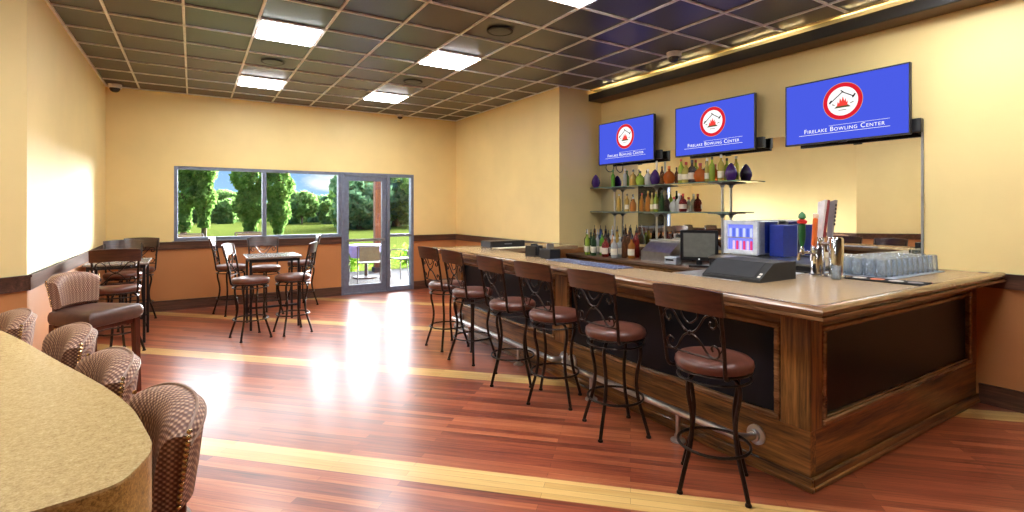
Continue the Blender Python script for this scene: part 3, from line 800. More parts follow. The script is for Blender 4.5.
tag(sh.obj('work_shelf', STEEL), 'steel work shelf behind the bar corner carrying the dark slanted housing', 'shelf')

# beer towers
def tower(loc, h, handles, L):
    t = thing('beer_tower', L, 'beer tap', loc, 0, 'chrome beer towers on the bar end')
    MB().lathe([(.062, 0), (.062, .012), (.050, .02), (.049, h-.012), (.042, h)], n=24).obj('column', CHROME, t)
    for k, (dx, dy, kind) in enumerate(handles):
        d = Vector((dx, dy)); u = d.normalized()
        a = Vector((u.x*.045, u.y*.045, h-.05)); b = Vector((dx, dy, h-.05))
        mb = MB(); mb.cyl(a, b, .012, 10); mb.tube([b, b+Vector((u.x*.02, u.y*.02, -.01)), b+Vector((u.x*.028, u.y*.028, -.06))], .011, 8); mb.lathe([(.016, -.02), (.018, .0), (.014, .03), (.008, .05)], tuple(b), 12)
        fc = mb.obj('faucet', CHROME, t)
        hz = h+.0
        if kind == 'green':
            mb = MB(); mb.lathe([(.012, 0), (.02, .03), (.026, .08), (.024, .16), (.018, .2)], tuple(b+Vector((0, 0, .05))), 12); ho = mb.obj('tap_handle', simple('handle_green', srgb(28, 92, 44), .35), t)
            MB().lathe([(.01, 0), (.034, .012), (.036, .03), (.012, .045)], tuple(b+Vector((0, 0, .215))), 14).obj('knot', simple('handle_red', srgb(190, 36, 30), .4), ho)
            MB().lathe([(.014, 0), (.028, .015), (.024, .04), (.004, .06)], tuple(b+Vector((0, 0, .255))), 12).obj('tip', simple('handle_green_top', srgb(44, 110, 60), .4), ho)
        elif kind == 'orange':
            mb = MB(); Mx = Matrix.Translation(b+Vector((0, 0, .05))) @ Matrix.Rotation(R(7), 4, 'Y'); mb.box(-.02, -.014, 0, .02, .014, .22, .008, M=Mx); ho = mb.obj('tap_handle', simple('handle_orange', srgb(226, 106, 38), .35), t)
            mb = MB(); mb.box(-.022, -.016, .215, .022, .016, .255, .008, M=Mx); mb.obj('tip', simple('handle_cream', srgb(232, 206, 180), .4), ho)
        else:
            c = {'white': srgb(228, 222, 224), 'red': srgb(150, 40, 44), 'grey': srgb(150, 142, 146)}[kind]
            mb = MB(); Mx = Matrix.Translation(b+Vector((0, 0, .05))) @ Matrix.Rotation(R(9), 4, 'Y'); mb.add([Mx @ Vector(v) for v in ((-.013,-.016,0),(.013,-.016,0),(.013,.016,0),(-.013,.016,0),(-.016,-.027,.29),(.016,-.027,.29),(.016,.027,.27),(-.016,.027,.27))], [(0,3,2,1),(4,5,6,7),(0,1,5,4),(1,2,6,5),(2,3,7,6),(3,0,4,7)]); ho = mb.obj('tap_handle', simple('handle_'+kind, c, .35), t)
            if kind == 'grey':
                mb = MB()
                for q_ in range(6): mb.box(-.010, -.0285, .09+q_*.03, .010, -.0255, .108+q_*.03, M=Mx)
                mb.obj('lettering_marks', simple('mark_black', srgb(50, 46, 50), .5), ho)
    return t
tower((4.09, 2.10, 1.066), .23, [(-.09, .07, 'green'), (-.058, 0, 'orange')], 'short chrome beer tower with a green and an orange tap handle')
tower((4.12, 1.98, 1.066), .30, [(-.02, .11, 'white'), (.04, .12, 'red'), (.09, .09, 'grey')], 'taller chrome beer tower with white, red and grey tap handles')
t = thing('glass_mug', 'clear glass mug standing against the taller chrome beer tower', 'mug', (4.01, 1.93, 1.066))
MB().lathe([(.028, 0), (.032, .004), (.034, .10), (.0325, .10), (.030, .01), (.01, .008)], n=18).obj('body', CUPG, t)
MB().tube(cat_rom([(-.033, 0, .085), (-.06, 0, .08), (-.062, 0, .03), (-.033, 0, .02)], 5), .005, 8).obj('handle', CUPG, t)

# tumblers, upside down, rows on the bar end
tp = MB().lathe([(.038, 0), (.0385, .004), (.031, .128), (.027, .132), (.004, .133)], n=16).obj('glass_tumbler', CUPG)
tag(tp, 'clear glass tumbler upside down in the rows on the bar end', 'glass', 'tumblers on the bar end'); k = 0
for j in range(5):
    for i in range(11):
        x = 4.38+i*.081+(j % 2)*.02; y = 1.79+j*.082-(i*.004)
        o = tp if k == 0 else tp.copy()
        if k: col.objects.link(o)
        o.location = (x, y, 1.072); k += 1
mt = MB(); mt.box(4.33, 1.69, 1.066, 5.26, 2.19, 1.072, .002)
tag(mt.obj('glass_mat', simple('mat_pale', srgb(150, 160, 176), .5)), 'pale rubber mat under the rows of upside-down tumblers', 'mat')
# bar mat with pictures
t = thing('bar_mat', 'dark bar mat with coloured pictures and a red edge on the bar end', 'mat', (4.09, 1.91, 1.0665), R(-86))
MB().box(0, 0, 0, .47, .19, .009, .002).obj('rubber', simple('mat_rubber', (.012, .012, .012, 1), .9, Specular_IOR_Level=.1), t)
MB().box(0, .19, 0, .47, .2, .008, .002).obj('red_edge', simple('mat_red', srgb(196, 50, 70), .5), t)
for k, c in enumerate((srgb(206, 200, 190), srgb(206, 104, 60), srgb(176, 168, 160), srgb(120, 110, 112))):
    MB().lathe([(.045, 0), (.043, .0012)], (.065+k*.113, .095, .009), 20).obj('picture', simple('mat_picture_%d' % k, c, .5, var=.4, scale=40), t)
# napkin caddies, tray and box
t = thing('napkin_caddy', 'black napkin caddy on the bar top, standing nearer the far end', 'caddy', (3.17, 4.62, 1.066), R(8))
mb = MB(); mb.box(-.06, -.08, 0, .06, .08, .012, .003); mb.box(-.06, -.08, .012, -.05, .08, .12, .003); mb.box(.05, -.08, .012, .06, .08, .12, .003); mb.box(-.05, -.003, .012, .05, .003, .14, .002); mb.obj('holder', BLACK, t)
MB().box(-.048, .006, .012, .048, .075, .10, .004).obj('napkins', WHITE, t); MB().lathe([(.018, 0), (.02, .1), (.012, .12)], (0, -.04, .012), 12).obj('straw_cup', BLACKM, t)
t = thing('bar_organizer', 'black bar organizer with a steel divider beside the napkin caddy', 'organizer', (3.19, 4.36, 1.066), R(4))
mb = MB(); mb.box(-.07, -.09, 0, .07, .09, .1, .006); mb.obj('tray', BLACK, t); MB().box(-.05, -.01, .1, .05, .0, .15, .003).obj('divider', STEEL, t); MB().lathe([(.022, 0), (.022, .03), (.01, .05)], (.02, .05, .1), 12).obj('pepper_pot', BLACKM, t)
mb = MB(); mb.box(3.05, 3.25, 1.066, 3.29, 4.24, 1.073, .002)
m = NT('speckled_rubber'); vo = m.n('ShaderNodeTexVoronoi'); vo.inputs['Scale'].default_value = 38; m.l(m.coord(), vo.inputs['Vector']); m.bsdf(m.ramp(vo.outputs['Distance'], [(.2, srgb(170, 184, 214)), (.45, srgb(50, 60, 96))]), .4)
tag(mb.obj('service_mat', m.mat), 'long speckled blue service mat along the inner edge of the bar top', 'mat')
t = thing('storage_box', 'flat black box with a pale slot on the far end of the bar', 'box', (3.62, 6.03, 1.068), R(2))
MB().box(-.28, -.13, 0, .28, .13, .085, .008).obj('case', BLACK, t); MB().box(-.06, -.133, .04, .06, -.13, .055, .001).obj('slot', GREYM, t)
mb = MB(); mb.box(3.35, 5.70, 1.068, 4.0, 5.86, 1.074, .002)
tag(mb.obj('paper_sheet', PAPER), 'pale sheet lying in front of the flat black box', 'paper')

# ------------------------------------------------------------------ iron stools
def make_stool():
    t = thing('bar_stool', '', 'stool')
    mb = MB(); mb.lathe([(.19, .700), (.21, .708), (.216, .728), (.212, .75), (.195, .765), (.15, .774), (.06, .777), (.005, .777)], n=36); mb.obj('seat', LEATH, t)
    MB().tube([(.2*math.cos(a), .2*math.sin(a), .695) for a in [2*PI*i/36 for i in range(36)]], .009, 8, True).obj('seat_ring', IRON, t)
    mb = MB(); mb.lathe([(.02, .655), (.11, .66), (.11, .69), (.02, .695)], n=24); mb.obj('swivel', IRON, t)
    MB().tube([(.197*math.cos(a), .197*math.sin(a), .635) for a in [2*PI*i/36 for i in range(36)]], .009, 8, True).obj('upper_ring', IRON, t)
    MB().tube([(.196*math.cos(a), .196*math.sin(a), .24) for a in [2*PI*i/36 for i in range(36)]], .0085, 8, True).obj('foot_ring', IRON, t)
    for k in range(4):
        a = R(45+90*k); u = Vector((math.cos(a), math.sin(a), 0))
        pts = cat_rom([tuple(u*r)+() if False else (u.x*r, u.y*r, z) for r, z in ((.10, .672), (.155, .66), (.184, .62), (.188, .55), (.166, .45), (.158, .36), (.176, .24), (.215, .12), (.243, .03), (.246, .012))], 4)
        mb = MB(); mb.tube(pts, .0125, 8); mb.lathe([(.018, 0), (.018, .01), (.014, .016)], (u.x*.246, u.y*.246, 0), 10); mb.obj('leg', IRON, t)
    for s_ in (-1, 1):
        pts = cat_rom([(-.06, s_*.16, .69), (-.13, s_*.185, .69), (-.168, s_*.2, .715), (-.182, s_*.205, .80), (-.205, s_*.21, .95), (-.245, s_*.216, 1.14)], 5)
        MB().tube(pts, .0115, 8).obj('back_post', IRON, t)
    # top rail: curved, slightly crowned
    vs = []; fs = []; n_ = 13
    for i in range(n_):
        u = -1+2*i/(n_-1); y = u*.237; bow = -.028*(1-u*u)
        for (z, th) in ((1.045+.006*(1-u*u), 0), (1.175+.012*(1-u*u), 0)):
            xb = -.228 + bow - (z-1.05)*.21
            vs += [(xb-.011, y, z), (xb+.011, y, z)]
    for i in range(n_-1):
        a = 4*i; b = a+4; fs += [(a, b, b+2, a+2), (a+1, a+3, b+3, b+1), (a+2, b+2, b+3, a+3), (a, a+1, b+1, b)]
    e = 4*(n_-1); fs += [(0, 2, 3, 1), (e, e+1, e+3, e+2)]
    MB().add(vs, fs, 0, True).obj('top_rail', STOOLW, t)
    q = [(0, 0), (.04, .016), (.075, .05), (.108, .09), (.145, .104), (.176, .088), (.178, .058), (.155, .042), (.134, .054), (.142, .072)]
    mb = MB(); zc = .925
    def bx(z): return -.183-(z-.80)*.175
    for sy in (-1, 1):
        for sz in (-1, 1):
            mb.tube(cat_rom([(bx(zc+sz*d)-.012*(1-abs(y)/.2), sy*y, zc+sz*d*1.12) for y, d in q], 4), .0062, 6)
        mb.tube(cat_rom([(bx(zc+d), sy*y, zc+d) for y, d in ((.176, .088), (.205, .05), (.196, .0), (.205, -.05), (.176, -.09))], 4), .005, 6)
    mb.tube(cat_rom([(bx(1.04), -.06, 1.048), (bx(1.0), -.05, 1.01), (bx(.98)-.01, 0, .98), (bx(1.0), .05, 1.01), (bx(1.04), .06, 1.048)], 4), .005, 6)
    mb.lathe([(.004, -.014), (.013, -.008), (.013, .008), (.004, .014)], (bx(zc)-.012, 0, zc), 10)
    mb.tube([(bx(.80), -.204, .803), (bx(.80)-.01, 0, .803), (bx(.80), .204, .803)], .006, 6)
    mb.obj('scrollwork', IRON, t)
    for c in t.children:
        ky = .93 if c.name.split('.')[0] in ('top_rail', 'scrollwork', 'back_post') else 1.
        for v in c.data.vertices:
            v.co.y *= ky
            if v.co.z > .6: v.co.z -= .025*min(1, (v.co.z-.6)/.1)
    return t
stool = make_stool(); used = False
GB = 'iron bar stools along the bar front'; GT = 'iron stools round the pub tables'
bs = [(2.545, 1.885, 2, 'iron bar stool with a round brown seat, beside the bar corner post'),
      (2.58, 2.73, 4, 'iron bar stool with a round brown seat, second from the bar corner post'),
      (2.555, 3.42, 5, 'iron bar stool with a round brown seat, third from the bar corner post'),
      (2.51, 4.01, 0, 'iron bar stool with a round brown seat, fourth from the bar corner post'),
      (2.51, 4.81, 2, 'iron bar stool with a round brown seat, fifth from the bar corner post'),
      (2.50, 5.42, 5, 'iron bar stool with a round brown seat, farthest from the bar corner post')]
for (x, y, a, L), la in zip(bs, (36, -22, 38, 54, 20, 7)):
    o = place(stool, used, (x, y, 0), R(a), L, GB); used = True
    for c in o.children:
        if c.name.startswith('leg'): c.rotation_euler = (0, 0, R(la-a))
ts = [(-.70, 7.08, 92, 'iron stool showing its back, pulled up to the side-wall pub table'),
      (-.78, 8.52, -86, 'iron stool on the window side of the side-wall pub table'),
      (-.68, 9.12, -100, 'iron stool standing by the window wall beyond the side-wall pub table'),
      (.61, 7.06, -18, 'iron stool at the middle pub table with its backrest towards the side wall'),
      (1.10, 7.10, 158, 'iron stool at the middle pub table with its backrest towards the bar'),
      (.92, 8.42, -90, 'iron stool behind the middle pub table, under the window'),
      (.50, 8.85, -10, 'iron stool under the window, apart from the middle pub table'),
      (1.52, 8.95, 175, 'iron stool under the window mullion end, behind the middle table')]
for x, y, a, L in ts: place(stool, True, (x, y, 0), R(a), L, GT)

# pub tables
def pub_table(x0, y0, x1, y1, L, topmat):
    t = thing('pub_table', L, 'table', ((x0+x1)/2, (y0+y1)/2, 0), 0, 'square pub tables')
    w = (x1-x0)/2; d = (y1-y0)/2
    MB().box(-w, -d, .925, w, d, .955, .008).obj('table_top', topmat, t)
    a = MB(); i = .03
    a.box(-w+i, -d+i, .885, w-i, -d+i+.02, .925); a.box(-w+i, d-i-.02, .885, w-i, d-i, .925); a.box(-w+i, -d+i+.02, .885, -w+i+.02, d-i-.02, .925); a.box(w-i-.02, -d+i+.02, .885, w-i, d-i-.02, .925); a.obj('apron', IRONB, t)
    for sx in (-1, 1):
        for sy in (-1, 1):
            cx, cy = sx*(w-.045), sy*(d-.045); MB().box(cx-.014, cy-.014, 0, cx+.014, cy+.014, .9, .002).obj('leg', IRONB, t)
    b = MB(); b.box(-w+.05, -d+.036, .28, w-.05, -d+.056, .305, .003); b.obj('foot_bar', IRONB, t)
TTOP = laminate('table_laminate', srgb(120, 112, 106), srgb(150, 142, 134), srgb(178, 170, 160), .15)
pub_table(.60, 7.40, 1.27, 8.05, 'square pub table with black iron legs, in the middle under the window', TTOP)
pub_table(-1.05, 7.42, -.44, 8.10, 'square pub table with black iron legs, against the long side wall', TTOP)

# ------------------------------------------------------------------ upholstered bar chairs
def loft_ring(mb, sections, mi=0, uvs=True, close_ends=True):
    n_ = len(sections[0]); vs = [p for s_ in sections for p in s_]; fs = []; uv = []
    acc = [0]
    for i in range(1, len(sections)): acc.append(acc[-1] + (Vector(sections[i][0])-Vector(sections[i-1][0])).length)
    per = [0]
    for j in range(n_): per.append(per[-1] + (Vector(sections[0][(j+1) % n_])-Vector(sections[0][j])).length)
    for i in range(len(sections)-1):
        for j in range(n_):
            k = (j+1) % n_
            fs.append((i*n_+j, i*n_+k, (i+1)*n_+k, (i+1)*n_+j))
            uv.append(((acc[i], per[j]), (acc[i], per[j+1]), (acc[i+1], per[j+1]), (acc[i+1], per[j])))
    if close_ends:
        fs.append(tuple(range(n_))); uv.append(tuple((v[0], v[2]) for v in sections[0]))
        e = (len(sections)-1)*n_; fs.append(tuple(range(e, e+n_))); uv.append(tuple((v[0], v[2]) for v in sections[-1]))
    mb.add(vs, fs, mi, True, uv)

def make_uchair():
    t = thing('upholstered_bar_chair', '', 'chair')
    # seat cushion: faces +X
    mb = MB(); secs = []
    outline = []
    for (x, y) in ((-.20,-.19),(-.20,.19),(.06,.245),(.22,.25),(.26,.22),(.27,0),(.26,-.22),(.22,-.25),(.06,-.245)): outline.append((x, y))
    oc = [tuple(p) for p in cat_rom([(x, y, 0) for x, y in outline+[outline[0]]], 4)[:-1]]
    for (sc, z) in ((.90,.640),(.97,.655),(1.0,.68),(1.0,.715),(.97,.742),(.90,.757),(.70,.768),(.35,.774),(.05,.776)):
        secs.append([(.03+(x-.03)*sc, y*sc, z) for x, y, _ in oc])
    loft_ring(mb, secs); mb.obj('seat', LEATHD, t)
    # barrel backrest: a thick arc slab
    mb = MB(); secs = []; nails = []; pipe1 = []; pipe2 = []
    NA = 23; A0 = 35
    for i in range(NA):
        u = -1+2*i/(NA-1); a = R(180 + A0*u)
        top_z = 1.045 - .055*abs(u)**3; bot = .775 + .0*u
        th = .052*(1-.3*abs(u)**6); sec = []
        lean = .03
        def P(rad, z):
            f = (z-bot)/(1.055-bot)
            rr = rad + lean*f*.9
            sq = .88+.12*f
            return (.15+rr*math.cos(a)*.98 - .0*f, rr*math.sin(a)*sq, z)
        r0 = .35
        prof_ = [(-th, bot+.02), (-th*1.05, bot+.1), (-th*1.05, top_z-.07), (-th*.95, top_z-.03), (-th*.6, top_z-.006), (0, top_z), (th*.6, top_z-.004), (th*.95, top_z-.022), (th, top_z-.06), (th, bot+.1), (th*.95, bot+.02), (th*.5, bot), (-th*.5, bot)]
        for (d, z) in prof_: sec.append(P(r0+d, z))
        secs.append(sec)
        pipe1.append(P(r0+th*.55, top_z-.001)); pipe2.append(P(r0+th*.98, top_z-.026))
    loft_ring(mb, secs); back = mb.obj('backrest', WOVEN, t)
    mb = MB(); mb.tube(pipe1, .0045, 6); mb.tube(pipe2, .0045, 6); mb.obj('piping', simple('piping_brown', srgb(160, 128, 110), .4), back)
    # a row of nails down each end of the arc
    for e, sgn in ((0, -1), (NA-1, 1)):
        mb = MB(); a = R(180 + A0*sgn*.985)
        for k in range(14):
            z = .80 + k*.0155
            f = (z-.775)/.28; rr = .35+.030 + .03*f*.9; sq = .88+.12*f
            c = Vector((.15+rr*math.cos(a)*.98, rr*math.sin(a)*sq, z))
            tang = Vector((-math.sin(a)*sgn, math.cos(a)*sgn, 0))
            mb.lathe([(.0068, -.002), (.006, .004), (.003, .006)], tuple(c+tang*.006), 8, axis=tuple(tang))
        mb.obj('nailheads', BRASS, back)
    # frame posts between seat and back, and legs
    mb = MB()
    for y in (-.15, .15): mb.box(-.185, y-.02, .66, -.15, y+.02, .80, .004)
    mb.box(-.185, -.15, .762, -.16, .15, .785, .004); mb.obj('back_frame', LEGW, t)
    mb = MB(); mb.box(-.17, -.18, .60, .22, .18, .645, .006); mb.obj('seat_frame', LEGW, t)
    for (x, y) in ((.215,-.20),(.215,.20),(-.165,-.165),(-.165,.165)):
        mb = MB(); dx = .03*(1 if x > 0 else -1.4)
        vs = []
        for (z, w, k) in ((.65, .024, 0), (.35, .021, .35), (0, .016, 1)):
            vs += [(x+dx*k-w, y-w, z), (x+dx*k+w, y-w, z), (x+dx*k+w, y+w, z), (x+dx*k-w, y+w, z)]
        fs = [(0,1,2,3), (8,11,10,9)]
        for i in range(2):
            for j in range(4): fs.append((4*i+j, 4*i+(j+1) % 4, 4*i+4+(j+1) % 4, 4*i+4+j))
        mb.add(vs, fs); mb.obj('leg', LEGW, t)
    mb = MB(); mb.box(.20, -.19, .24, .225, .19, .275, .004); mb.obj('footrest', LEGW, t)
    return t
uc = make_uchair()
GU = 'upholstered chairs drawn up to the tan counter'
def cf(bx_, by_, ang):  # chair origin from the middle of its back
    return (bx_+math.cos(R(ang))*.235, by_+math.sin(R(ang))*.235, 0)
uu = [(-.02, 1.81, 199, 'upholstered chair with a woven back and nailheads, beside the corner of the tan counter'),
      (-.215, 2.42, 199, 'upholstered chair at the tan counter, second from the counter corner'),
      (-.42, 3.06, 200, 'upholstered chair at the tan counter, third from the counter corner'),
      (-.75, 3.68, 203, 'upholstered chair at the tan counter farthest along its curve, cut off by the view')]
used = False
for x, y, a, L in uu:
    place(uc, used, cf(x, y, a), R(a), L, GU); used = True
o = place(uc, True, (-.715, 5.50, 0), R(-40), 'upholstered chair turned into the room with its brown leather seat clear')
if 'group' in o: del o['group']

# tan counter
tc_ = thing('tan_counter', 'curved tan laminate counter with a deep speckled edge, upholstered chairs around it', 'counter', (0, 0, 0))
pts = cat_rom([(-1.60, 4.35, 0), (-1.05, 3.60, 0), (-.69, 2.98, 0), (-.375, 2.25, 0), (-.228, 1.905, 0), (-.137, 1.65, 0), (-.092, 1.455, 0), (-.0745, 1.365, 0)], 8)
pts2 = cat_rom([(-.0745, 1.345, 0), (-.078, 1.30, 0), (-.108, 1.213, 0), (-.142, 1.186, 0), (-.195, 1.170, 0), (-.26, 1.160, 0), (-.5, 1.14, 0), (-1.1, 1.2, 0), (-2.1, 1.8, 0)], 6)
outl = [(p.x, p.y) for p in pts+pts2] + [(-3.0, 3.0), (-2.2, 4.0)]
ct = MB(); ct.prism(outl, 1.064, 1.07, 0); ct.obj('counter_top', CTOP, tc_)
ce = MB(); ce.prism(outl, .93, 1.064, 0, True); ce.obj('counter_edge', CEDGE, tc_)
ctr = Vector((-1.55, 2.7)); inn = [tuple(ctr + (Vector(p)-ctr)*.66) for p in outl]
cbs = MB(); cbs.prism(inn, 0, .93, 0, True); cbs.obj('base', RAIL_Y, tc_)

# ------------------------------------------------------------------ outside
GRASS = NT('lawn_grass'); v = GRASS.coord(); a = GRASS.noise(v, .06, 3); b = GRASS.noise(v, 6, 4)
f = GRASS.math('MULTIPLY_ADD', b, .3, GRASS.math('MULTIPLY', a, .7))
GRASS.bsdf(GRASS.ramp(f, [(.35, srgb(66, 76, 32)), (.6, srgb(90, 100, 46))]), .95, Specular_IOR_Level=0.0); GRASS = GRASS.mat
S('lawn', MB().box(-70, 13.3, -.35, 90, 130, -.06), GRASS)
CONC = simple('patio_concrete', srgb(72, 72, 75), .9, var=.1, scale=5, Specular_IOR_Level=.05)
S('patio_slab', MB().box(-6, YF+T, -.3, 9, 13.3, -.02), CONC)

def leafmat(name, c, c2):
    m = NT(name); n = m.noise(m.coord(), 3.0, 3)
    cr = m.ramp(n, [(.35, c), (.65, c2)])
    d = m.n('ShaderNodeBsdfDiffuse'); m.l(cr, d.inputs[0]); t = m.n('ShaderNodeBsdfTranslucent'); m.l(cr, t.inputs[0])
    mx = m.n('ShaderNodeMixShader'); mx.inputs[0].default_value = .45; m.l(d.outputs[0], mx.inputs[1]); m.l(t.outputs[0], mx.inputs[2]); m.l(mx.outputs[0], m.out.inputs[0]); return m.mat
LEAF1 = leafmat('poplar_leaf', srgb(86, 124, 56), srgb(148, 180, 102))
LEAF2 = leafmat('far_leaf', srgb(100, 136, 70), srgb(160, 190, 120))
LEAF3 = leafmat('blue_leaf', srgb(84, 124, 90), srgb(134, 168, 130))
BARK = wood('bark', 'z', srgb(70, 56, 42), srgb(126, 104, 82), .9, 1, 0)
def leaves(mb, pts, size, rng):
    for p in pts:
        u = Vector((rng.uniform(-1,1), rng.uniform(-1,1), rng.uniform(-1,1))).normalized(); w = u.orthogonal().normalized()*size*rng.uniform(.6,1.1); h = u.cross(w).normalized()*size*rng.uniform(.7,1.3)
        p = Vector(p); mb.add([p-w, p-h*.8, p+w, p+h], [(0,1,2,3)])
def tree(name, x, y, h, rad, z0, nl, size, mat, L, group, columnar=False, seed=0, blobs=9):
    rng = random.Random(seed); t = thing(name, L, 'tree', (x, y, -.1), 0, group)
    tr = MB(); tr.tube([(0,0,0), (.03,0,h*.4), (0,.02,h*.85)], [rad*.13+.05, rad*.1+.04, .03], 8)
    for k in range(4):
        a = rng.uniform(0, 2*PI); zz = h*rng.uniform(.2,.5); tr.tube([(0,0,zz), (math.cos(a)*rad*.35, math.sin(a)*rad*.35, zz+h*.2)], [.06, .03], 6)
    tr.obj('trunk', BARK, t)
    pts = []
    if columnar:
        for _ in range(nl):
            f = rng.random(); z = z0+(h-z0)*f
            rr = rad*min(1, .35+2.2*f)*(1-max(0, f-.55)/.45*.75)*(.8+.2*math.sin(f*23+seed)); a = rng.uniform(0, 2*PI); q = rr*math.sqrt(rng.uniform(.25,1)); pts.append((q*math.cos(a), q*math.sin(a), z))
    else:
        bl = []
        for k in range(blobs):
            a = rng.uniform(0, 2*PI); q = rad*.6*math.sqrt(rng.random()); zz = z0+(h-z0)*rng.uniform(.08,.78); bl.append((q*math.cos(a), q*math.sin(a), zz, rad*rng.uniform(.38,.6)))
        for _ in range(nl):
            bx_, by_, bz, br = rng.choice(bl); d = Vector((rng.gauss(0,1), rng.gauss(0,1), rng.gauss(0,1))).normalized()*br*rng.uniform(.7,1.0); pts.append((bx_+d.x, by_+d.y, bz+d.z*.85))
    mb = MB(); leaves(mb, pts, size, rng); mb.obj('crown', mat, t)
tree('poplar_tree', -.42, 33.5, 7.0, .85, .5, 4200, .13, LEAF1, 'tall narrow poplar at the window edge next to the side wall', 'poplars on the lawn', True, 1)
tree('poplar_tree', .55, 33.2, 6.6, .70, .7, 3600, .13, LEAF1, 'slimmer poplar close beside the one at the window edge', 'poplars on the lawn', True, 2)
tree('poplar_tree', 2.72, 31.5, 6.8, 1.05, .3, 5200, .13, LEAF1, 'broad poplar filling the middle of the window, clear of the mullion', 'poplars on the lawn', True, 3)
tree('poplar_tree', 4.05, 31.0, 6.4, .85, .3, 4400, .13, LEAF1, 'poplar standing just behind the window mullion', 'poplars on the lawn', True, 4)
rng = random.Random(11)
LF = 'round leafy tree in the line at the far edge of the lawn'
for i, px_ in enumerate((196, 212, 219, 226, 232, 294, 300, 306, 312, 322, 332, 344, 352, 360, 368, 378, 386, 396, 404, 412, 424)):
    l = (px_-512)/512.; d = rng.uniform(56, 70) if px_ < 345 else rng.uniform(42, 58)
    x, y = d*(.5297+.8482*l), d*(.8482-.5297*l)
    h = (3.5 if px_ < 335 else (4.6 if px_ < 355 else 6.8))*rng.uniform(.85, 1.15)*d/60*1.05
    if px_ in (332, 322): h *= .85
    tree('lawn_tree', x, y, h, h*.52, .0, 2200, .34, LEAF3 if i % 4 == 1 else LEAF2, LF, 'trees along the far edge of the lawn', False, 20+i, 12)
# patio post, shrubs, patio table and chairs
pp = thing('patio_post', 'reddish wooden post on the patio outside the glass door', 'post', (4.03, 12.95, -.02))
POSTW = wood('post_wood', 'z', srgb(86, 44, 28), srgb(120, 70, 48), .6, 1, 0)
MB().box(-.09, -.09, .12, .09, .09, 3.2, .008).obj('shaft', POSTW, pp); MB().box(-.12, -.12, 0, .12, .12, .12, .008).obj('footing', CONC, pp)
SHL = leafmat('shrub_leaf', srgb(96, 150, 40), srgb(176, 206, 90))
for k, (x, y, L) in enumerate(((3.55, 13.65, 'low green shrub outside the door, on the window side of the post'), (4.35, 13.7, 'low green shrub behind the reddish patio post'), (5.15, 13.75, 'low green shrub outside the sidelight beyond the post'))):
    rg = random.Random(70+k); t = thing('patio_shrub', L, 'shrub', (x, y, -.07), 0, 'shrubs at the patio edge')
    st = MB()
    for q in range(6):
        a = rg.uniform(0, 2*PI); st.tube([(0,0,0), (.18*math.cos(a), .18*math.sin(a), .35)], .008, 5)
    st.obj('stems', BARK, t)
    mb = MB(); leaves(mb, [(rg.gauss(0,.15), rg.gauss(0,.12), abs(rg.gauss(.30,.15))) for _ in range(420)], .045, rg); mb.obj('leaves', SHL, t)
MESHF = simple('patio_mesh', srgb(92, 94, 88), .7); PFR = simple('patio_frame', srgb(66, 64, 72), .4, .5)
def patio_chair(seat_h=.44, top=.92):
    t = thing('patio_chair', '', 'chair'); sh = seat_h
    MB().box(-.22, -.23, sh, .24, .23, sh+.02, .006).obj('seat', MESHF, t)
    Mx = Matrix.Translation((-.22, 0, sh+.05)) @ Matrix.Rotation(R(-10), 4, 'Y'); MB().box(-.01, -.21, 0, .01, .21, top-sh-.06, .006, M=Mx).obj('back_sling', MESHF, t)
    for s_ in (-1, 1):
        mb = MB(); y = s_*.24; mb.tube(cat_rom([(.22, y, 0), (.23, y, sh*.6), (.22, y, sh+.18), (.0, y, sh+.2), (-.23, y, sh+.19)], 4), .011, 6); mb.obj('arm_frame', PFR, t)
        mb = MB(); mb.tube([(-.2, y, sh+.02), (-.22, y, sh+.05), (-.315, y, top)], .012, 6); mb.obj('back_upright', PFR, t)
        mb = MB(); mb.tube([(-.26, y, 0), (-.2, y, sh+.02), (.22, y, sh+.005)], .012, 6); mb.obj('rear_leg', PFR, t)
    MB().tube([(-.315, -.24, top), (-.32, 0, top+.005), (-.315, .24, top)], .012, 6).obj('top_bar', PFR, t)
    if sh > .6: MB().tube([(.225, -.24, .25), (.225, .24, .25)], .01, 6).obj('foot_bar', PFR, t)
    return t
pc = patio_chair(.44, .82); GP = 'patio chairs outside the glass'
place(pc, False, (3.27, 11.12, -.02), R(75), 'patio chair outside the glass door, its back to the room', GP)
place(pc, True, (4.22, 11.55, -.02), R(190), 'patio chair seen through the sidelight beside the door', GP)
place(pc, True, (2.72, 11.75, -.02), R(0), 'patio chair outside, on the window side of the cloth-covered table', GP)
pc2 = patio_chair(.72, 1.16)
place(pc2, False, (-.02, 11.0, -.02), R(80), 'tall patio chair outside the window corner next to the side wall', GP)
place(pc2, True, (.95, 11.2, -.02), R(85), 'tall patio chair outside the window, below the broad poplar', GP)
t = thing('patio_table', 'patio table under a purple-blue cloth outside the glass door', 'table', (3.46, 12.0, -.02))
MB().lathe([(.42, .74), (.42, .765)], n=28).obj('table_top', GREYM, t); MB().lathe([(.3, 0), (.3, .03), (.04, .05), (.03, .72), (.1, .74)], n=20).obj('pedestal', PFR, t)
cl = MB(); pr = []
vs = []; fs = []; NN = 48
for (r, z, amp) in ((.02, .772, 0), (.40, .772, 0), (.435, .765, 0), (.445, .70, .012), (.45, .58, .025), (.455, .52, .03)):
    for j in range(NN):
        a = 2*PI*j/NN; q = r+amp*math.sin(a*9); vs.append((q*math.cos(a), q*math.sin(a), z + (0 if z > .6 else .03*math.cos(a*4))))
for i in range(5):
    for j in range(NN): fs.append((i*NN+j, i*NN+(j+1) % NN, (i+1)*NN+(j+1) % NN, (i+1)*NN+j))
fs.append(tuple(range(NN))); cl.add(vs, fs, 0, True)
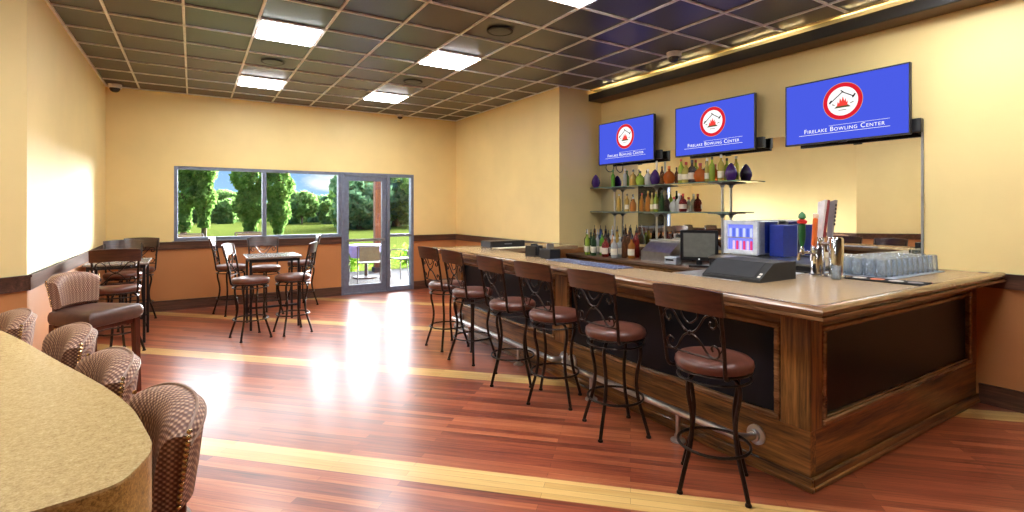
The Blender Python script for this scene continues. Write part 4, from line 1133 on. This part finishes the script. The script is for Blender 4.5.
o = cl.obj('tablecloth', simple('cloth_purple', srgb(96, 96, 168), .8)); o.location = (3.46, 12.0, -.02); tag(o, 'purple-blue cloth draped over the round patio table', 'tablecloth')

# ------------------------------------------------------------------ sky, sun, camera
w = bpy.data.worlds.new('sky'); scene.world = w; w.use_nodes = True; nt = w.node_tree; nt.nodes.clear()
def N(ty): return nt.nodes.new(ty)
tcn = N('ShaderNodeTexCoord'); sp = N('ShaderNodeSeparateXYZ'); nt.links.new(tcn.outputs['Generated'], sp.inputs[0])
gr = N('ShaderNodeValToRGB'); e = gr.color_ramp.elements; e[0].position = .0; e[0].color = srgb(176, 216, 250); e[1].position = .22; e[1].color = srgb(60, 132, 228)
nt.links.new(sp.outputs[2], gr.inputs[0])
mp = N('ShaderNodeMapping'); mp.inputs['Scale'].default_value = (1, 1, 2.6); nt.links.new(tcn.outputs['Generated'], mp.inputs[0])
nz = N('ShaderNodeTexNoise'); nz.inputs['Scale'].default_value = 7.5; nz.inputs['Detail'].default_value = 6; nt.links.new(mp.outputs[0], nz.inputs[0])
cr = N('ShaderNodeValToRGB'); cr.color_ramp.elements[0].position = .52; cr.color_ramp.elements[1].position = .64; nt.links.new(nz.outputs[0], cr.inputs[0])
mx = N('ShaderNodeMix'); mx.data_type = 'RGBA'; nt.links.new(cr.outputs[0], mx.inputs[0]); nt.links.new(gr.outputs[0], mx.inputs[6]); mx.inputs[7].default_value = (1, 1, 1, 1)
bg = N('ShaderNodeBackground'); bg.inputs[1].default_value = .85; nt.links.new(mx.outputs[2], bg.inputs[0]); wo = N('ShaderNodeOutputWorld'); nt.links.new(bg.outputs[0], wo.inputs[0])

sl = bpy.data.lights.new('sun', 'SUN'); sl.energy = 12; sl.angle = R(110); sl.color = (1, .97, .92)
so = bpy.data.objects.new('sun', sl); col.objects.link(so)
az, el = R(22), R(34)
so.rotation_euler = Vector((-math.sin(az)*math.cos(el), -math.cos(az)*math.cos(el), -math.sin(el))).to_track_quat('-Z', 'Y').to_euler(); so.location = (4, 20, 12)

s2 = bpy.data.lights.new('wall_fill_sun', 'SUN'); s2.energy = 80; s2.angle = R(56); s2.color = (1, .97, .93)  # added second sun lamp, brightens the side wall through the window
s2o = bpy.data.objects.new('wall_fill_sun', s2); col.objects.link(s2o)
az, el = R(50), R(6)
s2o.rotation_euler = Vector((-math.sin(az)*math.cos(el), -math.cos(az)*math.cos(el), -math.sin(el))).to_track_quat('-Z', 'Y').to_euler(); s2o.location = (14, 18, 6)

cam = bpy.data.cameras.new('camera'); co = bpy.data.objects.new('camera', cam); col.objects.link(co)
cam.sensor_width = 36; cam.lens = 18; cam.shift_y = -(256-209.3)/1024
co.location = (0, 0, 1.58); co.rotation_euler = (R(90), 0, R(-31.98)); cam.clip_start = .05; cam.clip_end = 500
scene.camera = co
scene.view_settings.view_transform = 'Standard'; scene.view_settings.look = 'None'; scene.view_settings.gamma = 1; scene.view_settings.use_curve_mapping = False
scene.view_settings.exposure = 0.58
cy = scene.cycles
cy.use_denoising = True; cy.max_bounces = 10; cy.diffuse_bounces = 6; cy.glossy_bounces = 5; cy.transmission_bounces = 6; cy.transparent_max_bounces = 64
cy.caustics_reflective = False; cy.caustics_refractive = False; cy.sample_clamp_indirect = 8
